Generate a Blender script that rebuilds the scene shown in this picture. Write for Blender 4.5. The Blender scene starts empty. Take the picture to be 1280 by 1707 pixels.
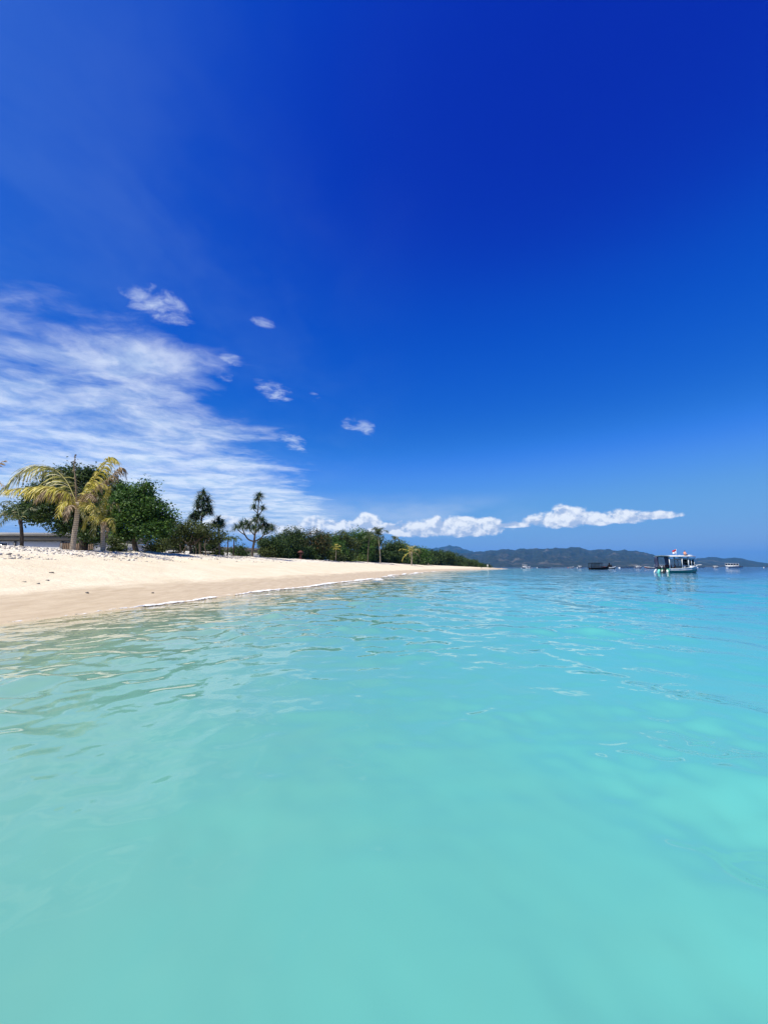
import bpy, bmesh, math, random
import numpy as np
from mathutils import Vector, Matrix

rng = np.random.default_rng(7)
random.seed(7)
R = math.radians
sc = bpy.context.scene
C = sc.collection

# ------------------------------------------------------------------ camera
F_PX, CX, CY, HZ = 680.0, 640.0, 853.5, 945.0        # photograph: focal length, centre and horizon row
CAM_H = 1.0
PITCH = math.atan((HZ - CY) / F_PX)
cam = bpy.data.cameras.new('camera')
cam_o = bpy.data.objects.new('camera', cam)
C.objects.link(cam_o)
cam.sensor_fit = 'VERTICAL'
cam.sensor_height = 36
cam.lens = 36 * F_PX / 1707
cam.clip_start = 0.05
cam.clip_end = 60000
cam_o.location = (0, 0, CAM_H)
cam_o.rotation_euler = (math.pi / 2 + PITCH, 0, 0)
sc.camera = cam_o


def ray(px, py):
    cx, cy = (px - CX) / F_PX, (CY - py) / F_PX
    f = np.array([0, math.cos(PITCH), math.sin(PITCH)])
    u = np.array([0, -math.sin(PITCH), math.cos(PITCH)])
    return np.array([cx, 0, 0]) + cy * u + f


def at(px, py, Y):
    d = ray(px, py)
    return d * (Y / d[1]) + np.array([0, 0, CAM_H])


# ------------------------------------------------------------------ view
sc.view_settings.view_transform = 'Standard'
sc.view_settings.look = 'None'
sc.view_settings.gamma = 1
sc.view_settings.exposure = 0.5
sc.view_settings.use_curve_mapping = False
sc.cycles.max_bounces = 8
sc.cycles.transparent_max_bounces = 12
sc.cycles.volume_bounces = 0
sc.cycles.use_denoising = True
sc.cycles.caustics_reflective = False
sc.cycles.caustics_refractive = False

# ------------------------------------------------------------------ sun and sky
SUN_AZ, SUN_EL = R(-138), R(60)                      # from +Y, clockwise; the sun stands high on the left
sdir = Vector((math.sin(SUN_AZ) * math.cos(SUN_EL), math.cos(SUN_AZ) * math.cos(SUN_EL), math.sin(SUN_EL)))
sl = bpy.data.lights.new('sun', 'SUN')
sl.energy = 5.0
sl.angle = R(0.53)
sl.color = (1.0, 0.94, 0.83)
so = bpy.data.objects.new('sun', sl)
C.objects.link(so)
so.rotation_euler = (-sdir).to_track_quat('-Z', 'Y').to_euler()


class NT:
    """small helper that writes node graphs as expressions"""
    def __init__(s, tree):
        s.t = tree
        s.n = tree.nodes
        s.l = tree.links

    def new(s, typ, **kw):
        n = s.n.new(typ)
        for k, v in kw.items():
            setattr(n, k, v)
        return n

    def put(s, sock, v):
        if hasattr(v, 'is_linked') or hasattr(v, 'links'):
            s.l.new(v, sock)
        else:
            sock.default_value = v

    def m(s, op, a, b=None, c=None, clamp=False):
        n = s.new('ShaderNodeMath', operation=op, use_clamp=clamp)
        for i, v in enumerate((a, b, c)):
            if v is not None:
                s.put(n.inputs[i], v)
        return n.outputs[0]

    def v(s, op, a, b=None):
        n = s.new('ShaderNodeVectorMath', operation=op)
        s.put(n.inputs[0], a)
        if b is not None:
            if op == 'SCALE':
                s.put(n.inputs['Scale'], b)
            else:
                s.put(n.inputs[1], b)
        return n.outputs[1] if op in ('LENGTH', 'DOT_PRODUCT', 'DISTANCE') else n.outputs[0]

    def sep(s, a):
        n = s.new('ShaderNodeSeparateXYZ')
        s.put(n.inputs[0], a)
        return n.outputs

    def comb(s, x, y, z):
        n = s.new('ShaderNodeCombineXYZ')
        for i, v in enumerate((x, y, z)):
            s.put(n.inputs[i], v)
        return n.outputs[0]

    def sstep(s, lo, hi, x):
        n = s.new('ShaderNodeMapRange', interpolation_type='SMOOTHSTEP')
        s.put(n.inputs['Value'], x)
        s.put(n.inputs['From Min'], lo)
        s.put(n.inputs['From Max'], hi)
        return n.outputs[0]

    def lin(s, lo, hi, x, a=0.0, b=1.0):
        n = s.new('ShaderNodeMapRange')
        s.put(n.inputs['Value'], x)
        for k, v in (('From Min', lo), ('From Max', hi), ('To Min', a), ('To Max', b)):
            s.put(n.inputs[k], v)
        return n.outputs[0]

    def noise(s, vec, scale, detail=4, rough=0.5, dist=0.0, out=0):
        n = s.new('ShaderNodeTexNoise')
        if vec is not None:
            s.put(n.inputs['Vector'], vec)
        n.inputs['Scale'].default_value = scale
        n.inputs['Detail'].default_value = detail
        n.inputs['Roughness'].default_value = rough
        n.inputs['Distortion'].default_value = dist
        return n.outputs[out]

    def mix(s, fac, a, b):
        n = s.new('ShaderNodeMix', data_type='RGBA')
        s.put(n.inputs[0], fac)
        for i, v in ((6, a), (7, b)):
            if isinstance(v, tuple) and len(v) == 3:
                v = v + (1,)
            s.put(n.inputs[i], v)
        return n.outputs[2]

    def ramp(s, fac, stops):
        n = s.new('ShaderNodeValToRGB')
        s.put(n.inputs[0], fac)
        e = n.color_ramp.elements
        while len(e) < len(stops):
            e.new(0.5)
        for i, (p, c) in enumerate(stops):
            e[i].position = p
            e[i].color = tuple(c) + (1,)
        return n.outputs[0]


world = bpy.data.worlds.new('World')
sc.world = world
world.use_nodes = True
W = NT(world.node_tree)
W.n.clear()
wout = W.new('ShaderNodeOutputWorld')
bg = W.new('ShaderNodeBackground')
bg.inputs[1].default_value = 0.078
W.l.new(bg.outputs[0], wout.inputs[0])
sk = W.new('ShaderNodeTexSky', sky_type='NISHITA', sun_disc=False)
sk.sun_elevation = SUN_EL
sk.sun_rotation = SUN_AZ
sk.air_density, sk.dust_density, sk.ozone_density = 1.0, 0.5, 3.0
# the deep polarised blue of a tropical sky: one tone curve for the whole sky
cur = W.new('ShaderNodeRGBCurve')
W.l.new(W.v('SCALE', sk.outputs[0], 0.1), cur.inputs['Color'])


def set_curve(ci, pts):
    c = cur.mapping.curves[ci]
    while len(c.points) < len(pts):
        c.points.new(0.5, 0.5)
    for p, (x, y) in zip(c.points, pts):
        p.location = (x, y)
        p.handle_type = 'AUTO_CLAMPED'


set_curve(0, [(0, 0), (0.1, 0.001), (0.16, 0.018), (0.22, 0.07), (0.30, 0.125), (0.42, 0.175), (0.6, 0.25), (1, 0.3)])
set_curve(1, [(0, 0), (0.125, 0.011), (0.162, 0.056), (0.24, 0.125), (0.30, 0.195), (0.38, 0.285), (0.5, 0.36), (1, 0.42)])
set_curve(2, [(0, 0.1), (0.245, 0.36), (0.305, 0.49), (0.43, 0.61), (0.55, 0.77), (0.66, 0.72), (1, 0.75)])
cur.mapping.update()
clear = W.v('SCALE', cur.outputs[0], 10.0)

gen = W.new('ShaderNodeTexCoord').outputs['Generated']
dx, dy, dz = W.sep(gen)
# broken sheet of high cloud on a level plane overhead (position = direction / height)
zc = W.m('MAXIMUM', W.m('ADD', dz, 0.012), 0.012)
pl = W.comb(W.m('DIVIDE', dx, zc), W.m('DIVIDE', dy, zc), 0.0)
wx, wy, wz = W.sep(pl)
warp = W.v('SCALE', W.v('SUBTRACT', W.noise(pl, 1.3, 4, 0.55, out=1), (0.5, 0.5, 0.5)), 0.55)
pw = W.v('ADD', pl, warp)
mp = W.new('ShaderNodeMapping')
mp.inputs['Rotation'].default_value = (0, 0, R(-40))
mp.inputs['Scale'].default_value = (0.7, 1.35, 1)
W.l.new(pw, mp.inputs['Vector'])
n_big = W.noise(pl, 0.8, 5, 0.55)
n_str = W.noise(mp.outputs[0], 1.35, 9, 0.57, 0.25)
n_fin = W.noise(pw, 4.5, 7, 0.6)
edge = W.m('ADD', wx, W.m('MULTIPLY', W.m('SUBTRACT', n_big, 0.5), 1.3))
m_x = W.sstep(-0.40, -1.35, edge)
m_y = W.sstep(0.72, 1.75, W.m('ADD', wy, W.m('MULTIPLY', W.m('SUBTRACT', n_big, 0.5), 0.8)))
cov = W.m('MULTIPLY', m_x, m_y)
nn = W.m('ADD', W.m('MULTIPLY', n_str, 0.70), W.m('MULTIPLY', n_fin, 0.30))
lo_t = W.m('SUBTRACT', 0.66, W.m('MULTIPLY', cov, 0.33))
lo_t = W.m('SUBTRACT', lo_t, W.m('MULTIPLY', W.m('MULTIPLY', 0.10, m_x), W.sstep(0.36, 0.16, dz)))
den = W.sstep(lo_t, W.m('ADD', lo_t, 0.40), nn)
den = W.m('MULTIPLY', den, W.m('MULTIPLY', 0.82, W.sstep(0.0, 0.25, cov)))
den = W.m('MULTIPLY', den, W.sstep(0.03, 0.13, dz))
hi_col = W.mix(W.sstep(0.35, 0.62, n_fin), (6.6, 8.0, 9.3), (8.4, 9.2, 10.0))
# thin veil low over the land on the left
# cumulus bank standing over the far land: (azimuth, elevation of base, half width, height)
az = W.m('ARCTAN2', dx, dy)
el = W.m('ARCSINE', dz)


def pe(px, py):
    d = ray(px, py)
    return math.atan2(d[0], d[1]), math.atan2(d[2], math.hypot(d[0], d[1]))


nc = W.noise(W.v('MULTIPLY', gen, (1, 1, 1.35)), 26.0, 8, 0.57, 0.15)
nl = W.noise(W.v('ADD', W.v('MULTIPLY', gen, (1, 1, 1.35)), (-0.006, 0, 0.012)), 26.0, 8, 0.57, 0.15)
nbig = W.noise(gen, 9.0, 2, 0.5)
body = None
for (px, yb, hw, ht) in [(985, 868, 145, 19), (950, 868, 70, 27), (1085, 862, 55, 11), (760, 883, 100, 24),
                         (690, 886, 42, 22), (800, 880, 50, 20), (560, 884, 70, 18), (612, 878, 26, 24),
                         (520, 884, 40, 22), (470, 886, 60, 18), (390, 880, 70, 20), (650, 885, 60, 13), (850, 877, 40, 8)]:
    a0, e0 = pe(px, yb)
    a1, _ = pe(px + hw, yb)
    _, e1 = pe(px, yb - ht)
    u = W.m('DIVIDE', W.m('SUBTRACT', az, a0), a1 - a0)
    ve = W.m('SUBTRACT', el, e0)
    vv = W.m('MAXIMUM', W.m('DIVIDE', ve, e1 - e0), W.m('DIVIDE', ve, -0.5 * (e1 - e0)))
    b = W.m('SUBTRACT', 1.0, W.m('ADD', W.m('POWER', W.m('ABSOLUTE', u), 2.0), W.m('MULTIPLY', vv, vv)))
    body = b if body is None else W.m('MAXIMUM', body, b)
cum = W.sstep(-0.05, 0.55, W.m('ADD', W.m('MAXIMUM', body, -1.2), W.m('MULTIPLY', W.m('SUBTRACT', nc, 0.50), 2.6)))
cum = W.m('MULTIPLY', cum, 0.97)
lit = W.m('ADD', 0.62, W.m('MULTIPLY', W.m('SUBTRACT', nc, nl), 6.0))
lit = W.m('ADD', lit, W.m('MULTIPLY', W.m('SUBTRACT', el, pe(800, 870)[1]), 9.0))
cum_col = W.mix(W.m('MAXIMUM', W.m('MINIMUM', lit, 1.0), 0.0), (4.6, 5.6, 7.6), (9.6, 9.9, 10.2))
_, ev0 = pe(640, 905)
_, ev1 = pe(640, 872)
veil = W.m('MULTIPLY', W.sstep(ev0, ev1, el), W.sstep(pe(640, 815)[1], pe(640, 865)[1], el))
veil = W.m('MULTIPLY', veil, W.sstep(0.42, 0.1, az))
veil = W.m('MULTIPLY', veil, W.m('MULTIPLY', 0.55, W.sstep(0.3, 0.65, W.noise(W.v('MULTIPLY', gen, (1, 1, 3)), 6.0, 4, 0.5))))
col = W.mix(veil, clear, (5.2, 6.4, 8.6))
cir = W.m('MULTIPLY', W.sstep(0.38, 0.75, W.noise(W.v('MULTIPLY', pw, (1, 0.6, 1)), 1.1, 5, 0.6)), W.sstep(0.25, -0.7, wx))
cir = W.m('MULTIPLY', cir, W.m('MULTIPLY', 0.07, W.sstep(0.05, 0.3, dz)))
col = W.mix(cir, col, (4.6, 7.2, 9.2))
pf = None
for (px, yc, hw, hh) in [(457, 652, 36, 15), (597, 709, 27, 13), (385, 598, 20, 9), (375, 628, 20, 9), (440, 538, 22, 8), (492, 738, 24, 12), (525, 664, 14, 7), (262, 505, 60, 26)]:
    hw, hh = hw * 1.6, hh * 1.8
    a0, e0 = pe(px, yc)
    u = W.m('DIVIDE', W.m('SUBTRACT', az, a0), pe(px + hw, yc)[0] - a0)
    q = W.m('DIVIDE', W.m('SUBTRACT', W.m('ADD', el, W.m('MULTIPLY', u, 0.35 * (pe(px, yc - hh)[1] - e0))), e0), pe(px, yc - hh)[1] - e0)
    b = W.m('SUBTRACT', 1.0, W.m('ADD', W.m('MULTIPLY', u, u), W.m('MULTIPLY', q, q)))
    pf = b if pf is None else W.m('MAXIMUM', pf, b)
pfs = W.sstep(0.0, 1.0, pf)
n_pf = W.m('ADD', W.m('MULTIPLY', n_fin, 0.55), W.m('MULTIPLY', W.noise(pw, 11.0, 6, 0.6), 0.45))
lo_p = W.m('SUBTRACT', 0.66, W.m('MULTIPLY', pfs, 0.26))
pfd = W.m('MULTIPLY', W.sstep(lo_p, W.m('ADD', lo_p, 0.30), n_pf), W.sstep(0.0, 0.5, pf))
col = W.mix(den, col, hi_col)
col = W.mix(W.m('MULTIPLY', pfd, 0.66), col, (7.8, 8.8, 9.8))
col = W.mix(cum, col, cum_col)
W.l.new(col, bg.inputs[0])


# ------------------------------------------------------------------ mesh helpers
def mk(name, V, F, mat, parent=None, attrs=None, smooth=False, mats=None, midx=None):
    V = np.asarray(V, dtype=np.float32).reshape(-1, 3)
    F = np.asarray(F, dtype=np.int32)
    k = F.shape[1]
    me = bpy.data.meshes.new(name)
    me.vertices.add(len(V))
    me.vertices.foreach_set('co', V.ravel())
    me.loops.add(F.size)
    me.loops.foreach_set('vertex_index', F.ravel())
    me.polygons.add(len(F))
    me.polygons.foreach_set('loop_start', np.arange(0, F.size, k, dtype=np.int32))
    if smooth:
        me.polygons.foreach_set('use_smooth', np.ones(len(F), dtype=bool))
    me.update(calc_edges=True)
    for a, val in (attrs or {}).items():
        at_ = me.attributes.new(a, 'FLOAT', 'POINT')
        at_.data.foreach_set('value', np.asarray(val, dtype=np.float32))
    for m_ in (mats or [mat]):
        me.materials.append(m_)
    if midx is not None:
        me.polygons.foreach_set('material_index', np.asarray(midx, dtype=np.int32))
    o = bpy.data.objects.new(name, me)
    C.objects.link(o)
    if parent is not None:
        o.parent = parent
    return o


def cat(parts):
    Vs, Fs, n = [], [], 0
    for V, F in parts:
        V = np.asarray(V, float).reshape(-1, 3)
        Vs.append(V)
        Fs.append(np.asarray(F, int) + n)
        n += len(V)
    return np.concatenate(Vs), np.concatenate(Fs)


def tag(o, label=None, cat_=None, group=None, kind=None):
    if label:
        o['label'] = label
    if cat_:
        o['category'] = cat_
    if group:
        o['group'] = group
    if kind:
        o['kind'] = kind
    return o


def thing(name, loc, label, cat_, group=None, rz=0.0):
    o = bpy.data.objects.new(name, None)
    o.empty_display_size = 0.3
    C.objects.link(o)
    o.location = tuple(loc)
    o.rotation_euler = (0, 0, rz)
    return tag(o, label, cat_, group)


def copy_tree(o, parent=None):
    c = o.copy()
    C.objects.link(c)
    c.parent = parent
    for ch in list(o.children):
        copy_tree(ch, c)
    return c


def nrm(a):
    a = np.asarray(a, float)
    return a / np.maximum(np.linalg.norm(a, axis=-1, keepdims=True), 1e-9)


def tube(pts, rad, n=8, cap=True):
    pts = np.asarray(pts, float)
    k = len(pts)
    rad = np.broadcast_to(np.asarray(rad, float), (k,))
    t = nrm(np.gradient(pts, axis=0))
    ref = np.array([0, 0, 1.0]) if abs(t[:, 2]).mean() < 0.8 else np.array([1.0, 0, 0])
    a = nrm(np.cross(t, ref))
    b = np.cross(t, a)
    th = np.linspace(0, 2 * math.pi, n, endpoint=False)
    V = pts[:, None, :] + rad[:, None, None] * (np.cos(th)[None, :, None] * a[:, None, :] + np.sin(th)[None, :, None] * b[:, None, :])
    i = np.arange(k - 1)[:, None] * n
    j = np.arange(n)[None, :]
    jn = (j + 1) % n
    F = np.stack([i + j, i + jn, i + n + jn, i + n + j], -1).reshape(-1, 4)
    V = V.reshape(-1, 3)
    if cap:
        V = np.concatenate([V, pts[:1], pts[-1:]])
        c0, c1 = k * n, k * n + 1
        jj = np.arange(0, n, 2)
        F = np.concatenate([F, np.stack([np.full(len(jj), c0), (jj + 2) % n, (jj + 1) % n, jj], -1),
                            np.stack([np.full(len(jj), c1), (k - 1) * n + jj, (k - 1) * n + (jj + 1) % n, (k - 1) * n + (jj + 2) % n], -1)])
    return V, F


def box(c, s, rz=0.0):
    c, s = np.asarray(c, float), np.asarray(s, float) / 2
    V = np.array([[x, y, z] for x in (-1, 1) for y in (-1, 1) for z in (-1, 1)], float) * s
    if rz:
        cs, sn = math.cos(rz), math.sin(rz)
        V = np.stack([V[:, 0] * cs - V[:, 1] * sn, V[:, 0] * sn + V[:, 1] * cs, V[:, 2]], -1)
    F = np.array([[0, 1, 3, 2], [4, 6, 7, 5], [0, 4, 5, 1], [2, 3, 7, 6], [0, 2, 6, 4], [1, 5, 7, 3]])
    return V + c, F


def spline(P, n):
    """Catmull-Rom through the points P"""
    P = np.asarray(P, float)
    if len(P) == 2:
        t = np.linspace(0, 1, n)[:, None]
        return P[0] * (1 - t) + P[1] * t
    Q = np.concatenate([[2 * P[0] - P[1]], P, [2 * P[-1] - P[-2]]])
    u = np.linspace(0, len(P) - 1 - 1e-6, n)
    i = u.astype(int)
    f = (u - i)[:, None]
    a, b, c, d = Q[i], Q[i + 1], Q[i + 2], Q[i + 3]
    return 0.5 * (2 * b + (c - a) * f + (2 * a - 5 * b + 4 * c - d) * f ** 2 + (3 * b - a - 3 * c + d) * f ** 3)


_tab = np.random.default_rng(3).random((256, 256))


def vnoise(x, y):
    xi, yi = np.floor(x).astype(int), np.floor(y).astype(int)
    fx, fy = x - xi, y - yi
    fx, fy = fx * fx * (3 - 2 * fx), fy * fy * (3 - 2 * fy)
    g = lambda i, j: _tab[i & 255, j & 255]
    return (g(xi, yi) * (1 - fx) + g(xi + 1, yi) * fx) * (1 - fy) + (g(xi, yi + 1) * (1 - fx) + g(xi + 1, yi + 1) * fx) * fy


def fbm(x, y, o=4, gain=0.5):
    s, a, t = 0, 1.0, 0
    for k in range(o):
        s = s + a * vnoise(x * 2 ** k + 17.3 * k, y * 2 ** k + 5.7 * k)
        t += a
        a *= gain
    return s / t - 0.5


def hermite(xk, yk):
    xk, yk = np.asarray(xk, float), np.asarray(yk, float)
    h, dlt = np.diff(xk), np.diff(yk) / np.diff(xk)
    m = np.zeros(len(xk))
    m[0], m[-1] = dlt[0], dlt[-1]
    for i in range(1, len(xk) - 1):
        if dlt[i - 1] * dlt[i] > 0:
            w1, w2 = 2 * h[i] + h[i - 1], h[i] + 2 * h[i - 1]
            m[i] = (w1 + w2) / (w1 / dlt[i - 1] + w2 / dlt[i])

    def f(x):
        x = np.clip(np.asarray(x, float), xk[0], xk[-1])
        i = np.clip(np.searchsorted(xk, x) - 1, 0, len(xk) - 2)
        t = (x - xk[i]) / h[i]
        return ((1 + 2 * t) * (1 - t) ** 2 * yk[i] + t * (1 - t) ** 2 * h[i] * m[i] + t * t * (3 - 2 * t) * yk[i + 1] + t * t * (t - 1) * h[i] * m[i + 1])
    return f


# ------------------------------------------------------------------ materials
MATS = {}


def newmat(name):
    m = bpy.data.materials.new(name)
    m.use_nodes = True
    t = NT(m.node_tree)
    t.n.clear()
    out = t.new('ShaderNodeOutputMaterial')
    return m, t, out


def principled(t, col, rough=0.6, spec=0.4, normal=None):
    p = t.new('ShaderNodeBsdfPrincipled')
    if isinstance(col, tuple):
        col = col if len(col) == 4 else col + (1,)
    t.put(p.inputs['Base Color'], col)
    t.put(p.inputs['Roughness'], rough)
    p.inputs['Specular IOR Level'].default_value = spec
    if normal is not None:
        t.l.new(normal, p.inputs['Normal'])
    return p


def plain(name, col, rough=0.6, var=0.25, scale=6.0, spec=0.35, bump=0.0, stretch=(1, 1, 1)):
    """a painted or natural surface with uneven tone and slight relief"""
    if name in MATS:
        return MATS[name]
    m, t, out = newmat(name)
    co = t.v('MULTIPLY', t.new('ShaderNodeTexCoord').outputs['Object'], stretch)
    n = t.noise(co, scale, 6, 0.6)
    dark = tuple(c * (1 - var) for c in col)
    lite = tuple(min(1, c * (1 + var * 0.6)) for c in col)
    c = t.mix(t.lin(0.3, 0.7, n), dark, lite)
    nor = None
    if bump:
        b = t.new('ShaderNodeBump')
        b.inputs['Strength'].default_value = bump
        b.inputs['Distance'].default_value = 0.05
        t.l.new(t.noise(co, scale * 4, 4, 0.6), b.inputs['Height'])
        nor = b.outputs[0]
    p = principled(t, c, rough, spec, nor)
    t.l.new(p.outputs[0], out.inputs[0])
    MATS[name] = m
    return m


def leafmat(name, stops, trans=0.35, rough=0.55):
    if name in MATS:
        return MATS[name]
    m, t, out = newmat(name)
    a = t.new('ShaderNodeAttribute', attribute_name='tone')
    c = t.ramp(a.outputs['Fac'], stops)
    p = principled(t, c, rough, 0.25)
    tr = t.new('ShaderNodeBsdfTranslucent')
    t.l.new(c, tr.inputs[0])
    mx = t.new('ShaderNodeMixShader')
    mx.inputs[0].default_value = trans
    t.l.new(p.outputs[0], mx.inputs[1])
    t.l.new(tr.outputs[0], mx.inputs[2])
    t.l.new(mx.outputs[0], out.inputs[0])
    MATS[name] = m
    return m


L_DARK = leafmat('leaf_dark', [(0, (0.012, 0.028, 0.008)), (0.6, (0.038, 0.074, 0.017)), (1, (0.11, 0.165, 0.035))], 0.3)
L_GREEN = leafmat('leaf_green', [(0, (0.020, 0.050, 0.010)), (0.6, (0.055, 0.125, 0.020)), (1, (0.14, 0.24, 0.04))], 0.32)
L_OLIVE = leafmat('leaf_olive', [(0, (0.020, 0.036, 0.010)), (0.6, (0.06, 0.085, 0.02)), (1, (0.15, 0.175, 0.045))], 0.3)
L_RUST = leafmat('leaf_rust', [(0, (0.015, 0.03, 0.010)), (0.7, (0.045, 0.06, 0.018)), (0.9, (0.16, 0.10, 0.03)), (1, (0.24, 0.13, 0.04))], 0.3)
L_LIME = leafmat('leaf_lime', [(0, (0.04, 0.08, 0.015)), (0.6, (0.10, 0.16, 0.03)), (1, (0.24, 0.27, 0.06))], 0.35)
L_PAND = leafmat('leaf_pandanus', [(0, (0.018, 0.045, 0.022)), (0.6, (0.055, 0.10, 0.045)), (0.92, (0.17, 0.21, 0.11)), (1, (0.32, 0.27, 0.14))], 0.25, 0.4)
L_YEL = leafmat('frond_yellow', [(0, (0.16, 0.16, 0.03)), (0.35, (0.34, 0.32, 0.045)), (0.7, (0.55, 0.47, 0.075)), (1, (0.72, 0.62, 0.25))], 0.38, 0.45)
L_MIX = leafmat('frond_olive', [(0, (0.05, 0.075, 0.015)), (0.5, (0.15, 0.16, 0.03)), (0.8, (0.45, 0.40, 0.10)), (1, (0.72, 0.68, 0.42))], 0.35, 0.4)
L_BRN = leafmat('frond_brown', [(0, (0.09, 0.06, 0.035)), (0.5, (0.21, 0.14, 0.075)), (1, (0.46, 0.36, 0.22))], 0.25, 0.6)
L_PALM = leafmat('frond_green', [(0, (0.02, 0.04, 0.014)), (0.5, (0.05, 0.09, 0.03)), (0.85, (0.12, 0.15, 0.05)), (1, (0.28, 0.26, 0.12))], 0.3, 0.45)
BARK = plain('bark', (0.11, 0.085, 0.062), 0.85, 0.4, 5, 0.2, 0.5, (1, 1, 0.4))
BARK_D = plain('bark_dark', (0.055, 0.043, 0.034), 0.85, 0.4, 5, 0.2, 0.5, (1, 1, 0.4))
BARK_P = plain('bark_pale', (0.33, 0.27, 0.21), 0.85, 0.35, 6, 0.2, 0.5, (1, 1, 0.5))


def palm_bark():
    m, t, out = newmat('palm_bark')
    g = t.new('ShaderNodeTexCoord').outputs['Object']
    x, y, z = t.sep(g)
    wob = t.m('ADD', z, t.m('MULTIPLY', t.noise(g, 5, 3), 0.05))
    ring = t.m('FRACT', t.m('MULTIPLY', wob, 8.5))
    n = t.noise(g, 9, 5, 0.6)
    c = t.mix(t.lin(0.3, 0.7, n), (0.33, 0.265, 0.195), (0.55, 0.46, 0.35))
    c = t.mix(t.m('MULTIPLY', t.sstep(0.72, 0.9, ring), 0.75), c, (0.12, 0.09, 0.065))
    b = t.new('ShaderNodeBump')
    b.inputs['Strength'].default_value = 0.7
    b.inputs['Distance'].default_value = 0.03
    t.l.new(ring, b.inputs['Height'])
    p = principled(t, c, 0.85, 0.2, b.outputs[0])
    t.l.new(p.outputs[0], out.inputs[0])
    return m


PALM_BARK = palm_bark()

# ------------------------------------------------------------------ shore shape
YK = [-300, -60, -15, 0, 7, 12, 17.4, 25, 45, 85, 113, 136, 200, 228, 238, 252, 280, 420]
XS = hermite(YK, [-45, -14, -9, -7.5, -6.75, -5.75, -4.8, -3.0, 0.7, 9.5, 19, 30, 59, 67, 66, 55, 0, -420])
XB = hermite([-300, -60, 0, 20, 23.5, 30, 38, 54, 80, 110, 150, 200, 222, 240, 280, 420],
             [-62, -30, -21, -18.8, -18.1, -18.0, -17.9, -15.9, -9.4, 0, 13, 38, 50, 44, -14, -440])
BH = hermite([-300, 0, 20, 24, 30, 54, 80, 110, 150, 215, 240, 420], [1.95, 1.95, 2.0, 1.9, 2.08, 2.18, 2.18, 2.12, 1.78, 1.05, 0.8, 1.5])
PROF = hermite([0, 0.12, 0.35, 0.6, 0.8, 0.93, 1.0, 1.15, 1.6, 4, 400], [0, 0.10, 0.35, 0.67, 0.89, 0.99, 1.0, 0.93, 0.86, 0.88, 0.88])
DEP = hermite([0, 3, 7, 15, 26, 40, 70, 200, 20000], [0, 0.36, 0.8, 1.55, 2.5, 4.2, 8, 20, 20])


def ground(x, y, rough=True):
    x, y = np.asarray(x, float), np.asarray(y, float)
    xs, xb = XS(y), XB(y)
    s = x - xs
    t = s / (np.minimum(xb - xs, -3))
    z = np.where(s > 0, -DEP(np.maximum(s, 0)), BH(y) * PROF(np.maximum(t, 0)))
    if rough:
        rub = np.exp(-((t - 0.97) / 0.22) ** 2)
        z = z + rub * (0.11 * fbm(x * 0.55, y * 0.55, 3) + 0.07 * fbm(x * 2.1 + 9, y * 2.1, 3))
        z = z + np.clip(t, 0, 0.6) * 0.10 * fbm(x * 0.3 + 40, y * 0.3, 3)
    return z


# ------------------------------------------------------------------ beach (sand down into the sea)
def sand_mat():
    m, t, out = newmat('sand')
    g = t.new('ShaderNodeNewGeometry').outputs['Position']
    x, y, z = t.sep(g)
    n1 = t.noise(g, 0.7, 5, 0.55)
    n2 = t.noise(g, 9.0, 6, 0.65)
    n3 = t.noise(t.v('MULTIPLY', g, (1.2, 0.35, 1.0)), 1.6, 4, 0.6)
    wetf = t.sstep(0.50, 0.28, t.m('ADD', z, t.m('MULTIPLY', t.m('SUBTRACT', n3, 0.5), 0.42)))
    dry = t.mix(t.lin(0.3, 0.7, n1), (0.565, 0.485, 0.335), (0.655, 0.575, 0.42))
    dry = t.mix(t.m('MULTIPLY', t.sstep(0.55, 0.75, n2), 0.45), dry, (0.45, 0.375, 0.25))
    dry = t.mix(t.sstep(1.55, 1.95, t.m('ADD', z, t.m('MULTIPLY', n1, 0.3))), dry, (0.63, 0.575, 0.46))
    wet = t.mix(t.lin(0.3, 0.7, t.noise(t.v('MULTIPLY', g, (2.5, 0.5, 1)), 2.5, 5, 0.6)), (0.41, 0.32, 0.20), (0.52, 0.425, 0.28))
    c = t.mix(wetf, dry, wet)
    b1 = t.new('ShaderNodeBump')
    b1.inputs['Strength'].default_value = 0.55
    b1.inputs['Distance'].default_value = 0.06
    t.l.new(t.m('ADD', t.m('MULTIPLY', n2, 0.5), t.noise(g, 3.0, 4, 0.55)), b1.inputs['Height'])
    t.put(b1.inputs['Strength'], t.lin(0, 1, wetf, 0.9, 0.2))
    p = principled(t, c, t.lin(0, 1, wetf, 0.95, 0.55), 0.15, b1.outputs[0])
    t.l.new(p.outputs[0], out.inputs[0])
    return m


ys = np.concatenate([np.linspace(-300, -20, 20), np.linspace(-18, 4, 24), np.linspace(4.3, 60, 240), np.linspace(60.5, 250, 210), np.linspace(254, 420, 30)])
tt = np.concatenate([np.linspace(0.004, 1.35, 130), np.array([1.45, 1.6, 1.9, 2.5, 3.5, 5, 8, 14])])
ss = np.concatenate([np.linspace(0, 12, 40), np.array([14, 17, 21, 26, 33, 42, 55, 75, 110, 160, 240])])
YY = np.repeat(ys[:, None], len(tt) + len(ss), 1)
xs_, xb_ = XS(ys)[:, None], XB(ys)[:, None]
XX = np.concatenate([(xs_ + tt[None, ::-1] * np.minimum(xb_ - xs_, -3)), xs_ + ss[None, :]], 1)
ZZ = ground(XX, YY)
nr, ncn = XX.shape
gi = np.arange(nr - 1)[:, None] * ncn
gj = np.arange(ncn - 1)[None, :]
GF = np.stack([gi + gj, gi + gj + 1, gi + ncn + gj + 1, gi + ncn + gj], -1).reshape(-1, 4)
beach = mk('beach', np.stack([XX, YY, ZZ], -1), GF, sand_mat(), smooth=True)
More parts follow.
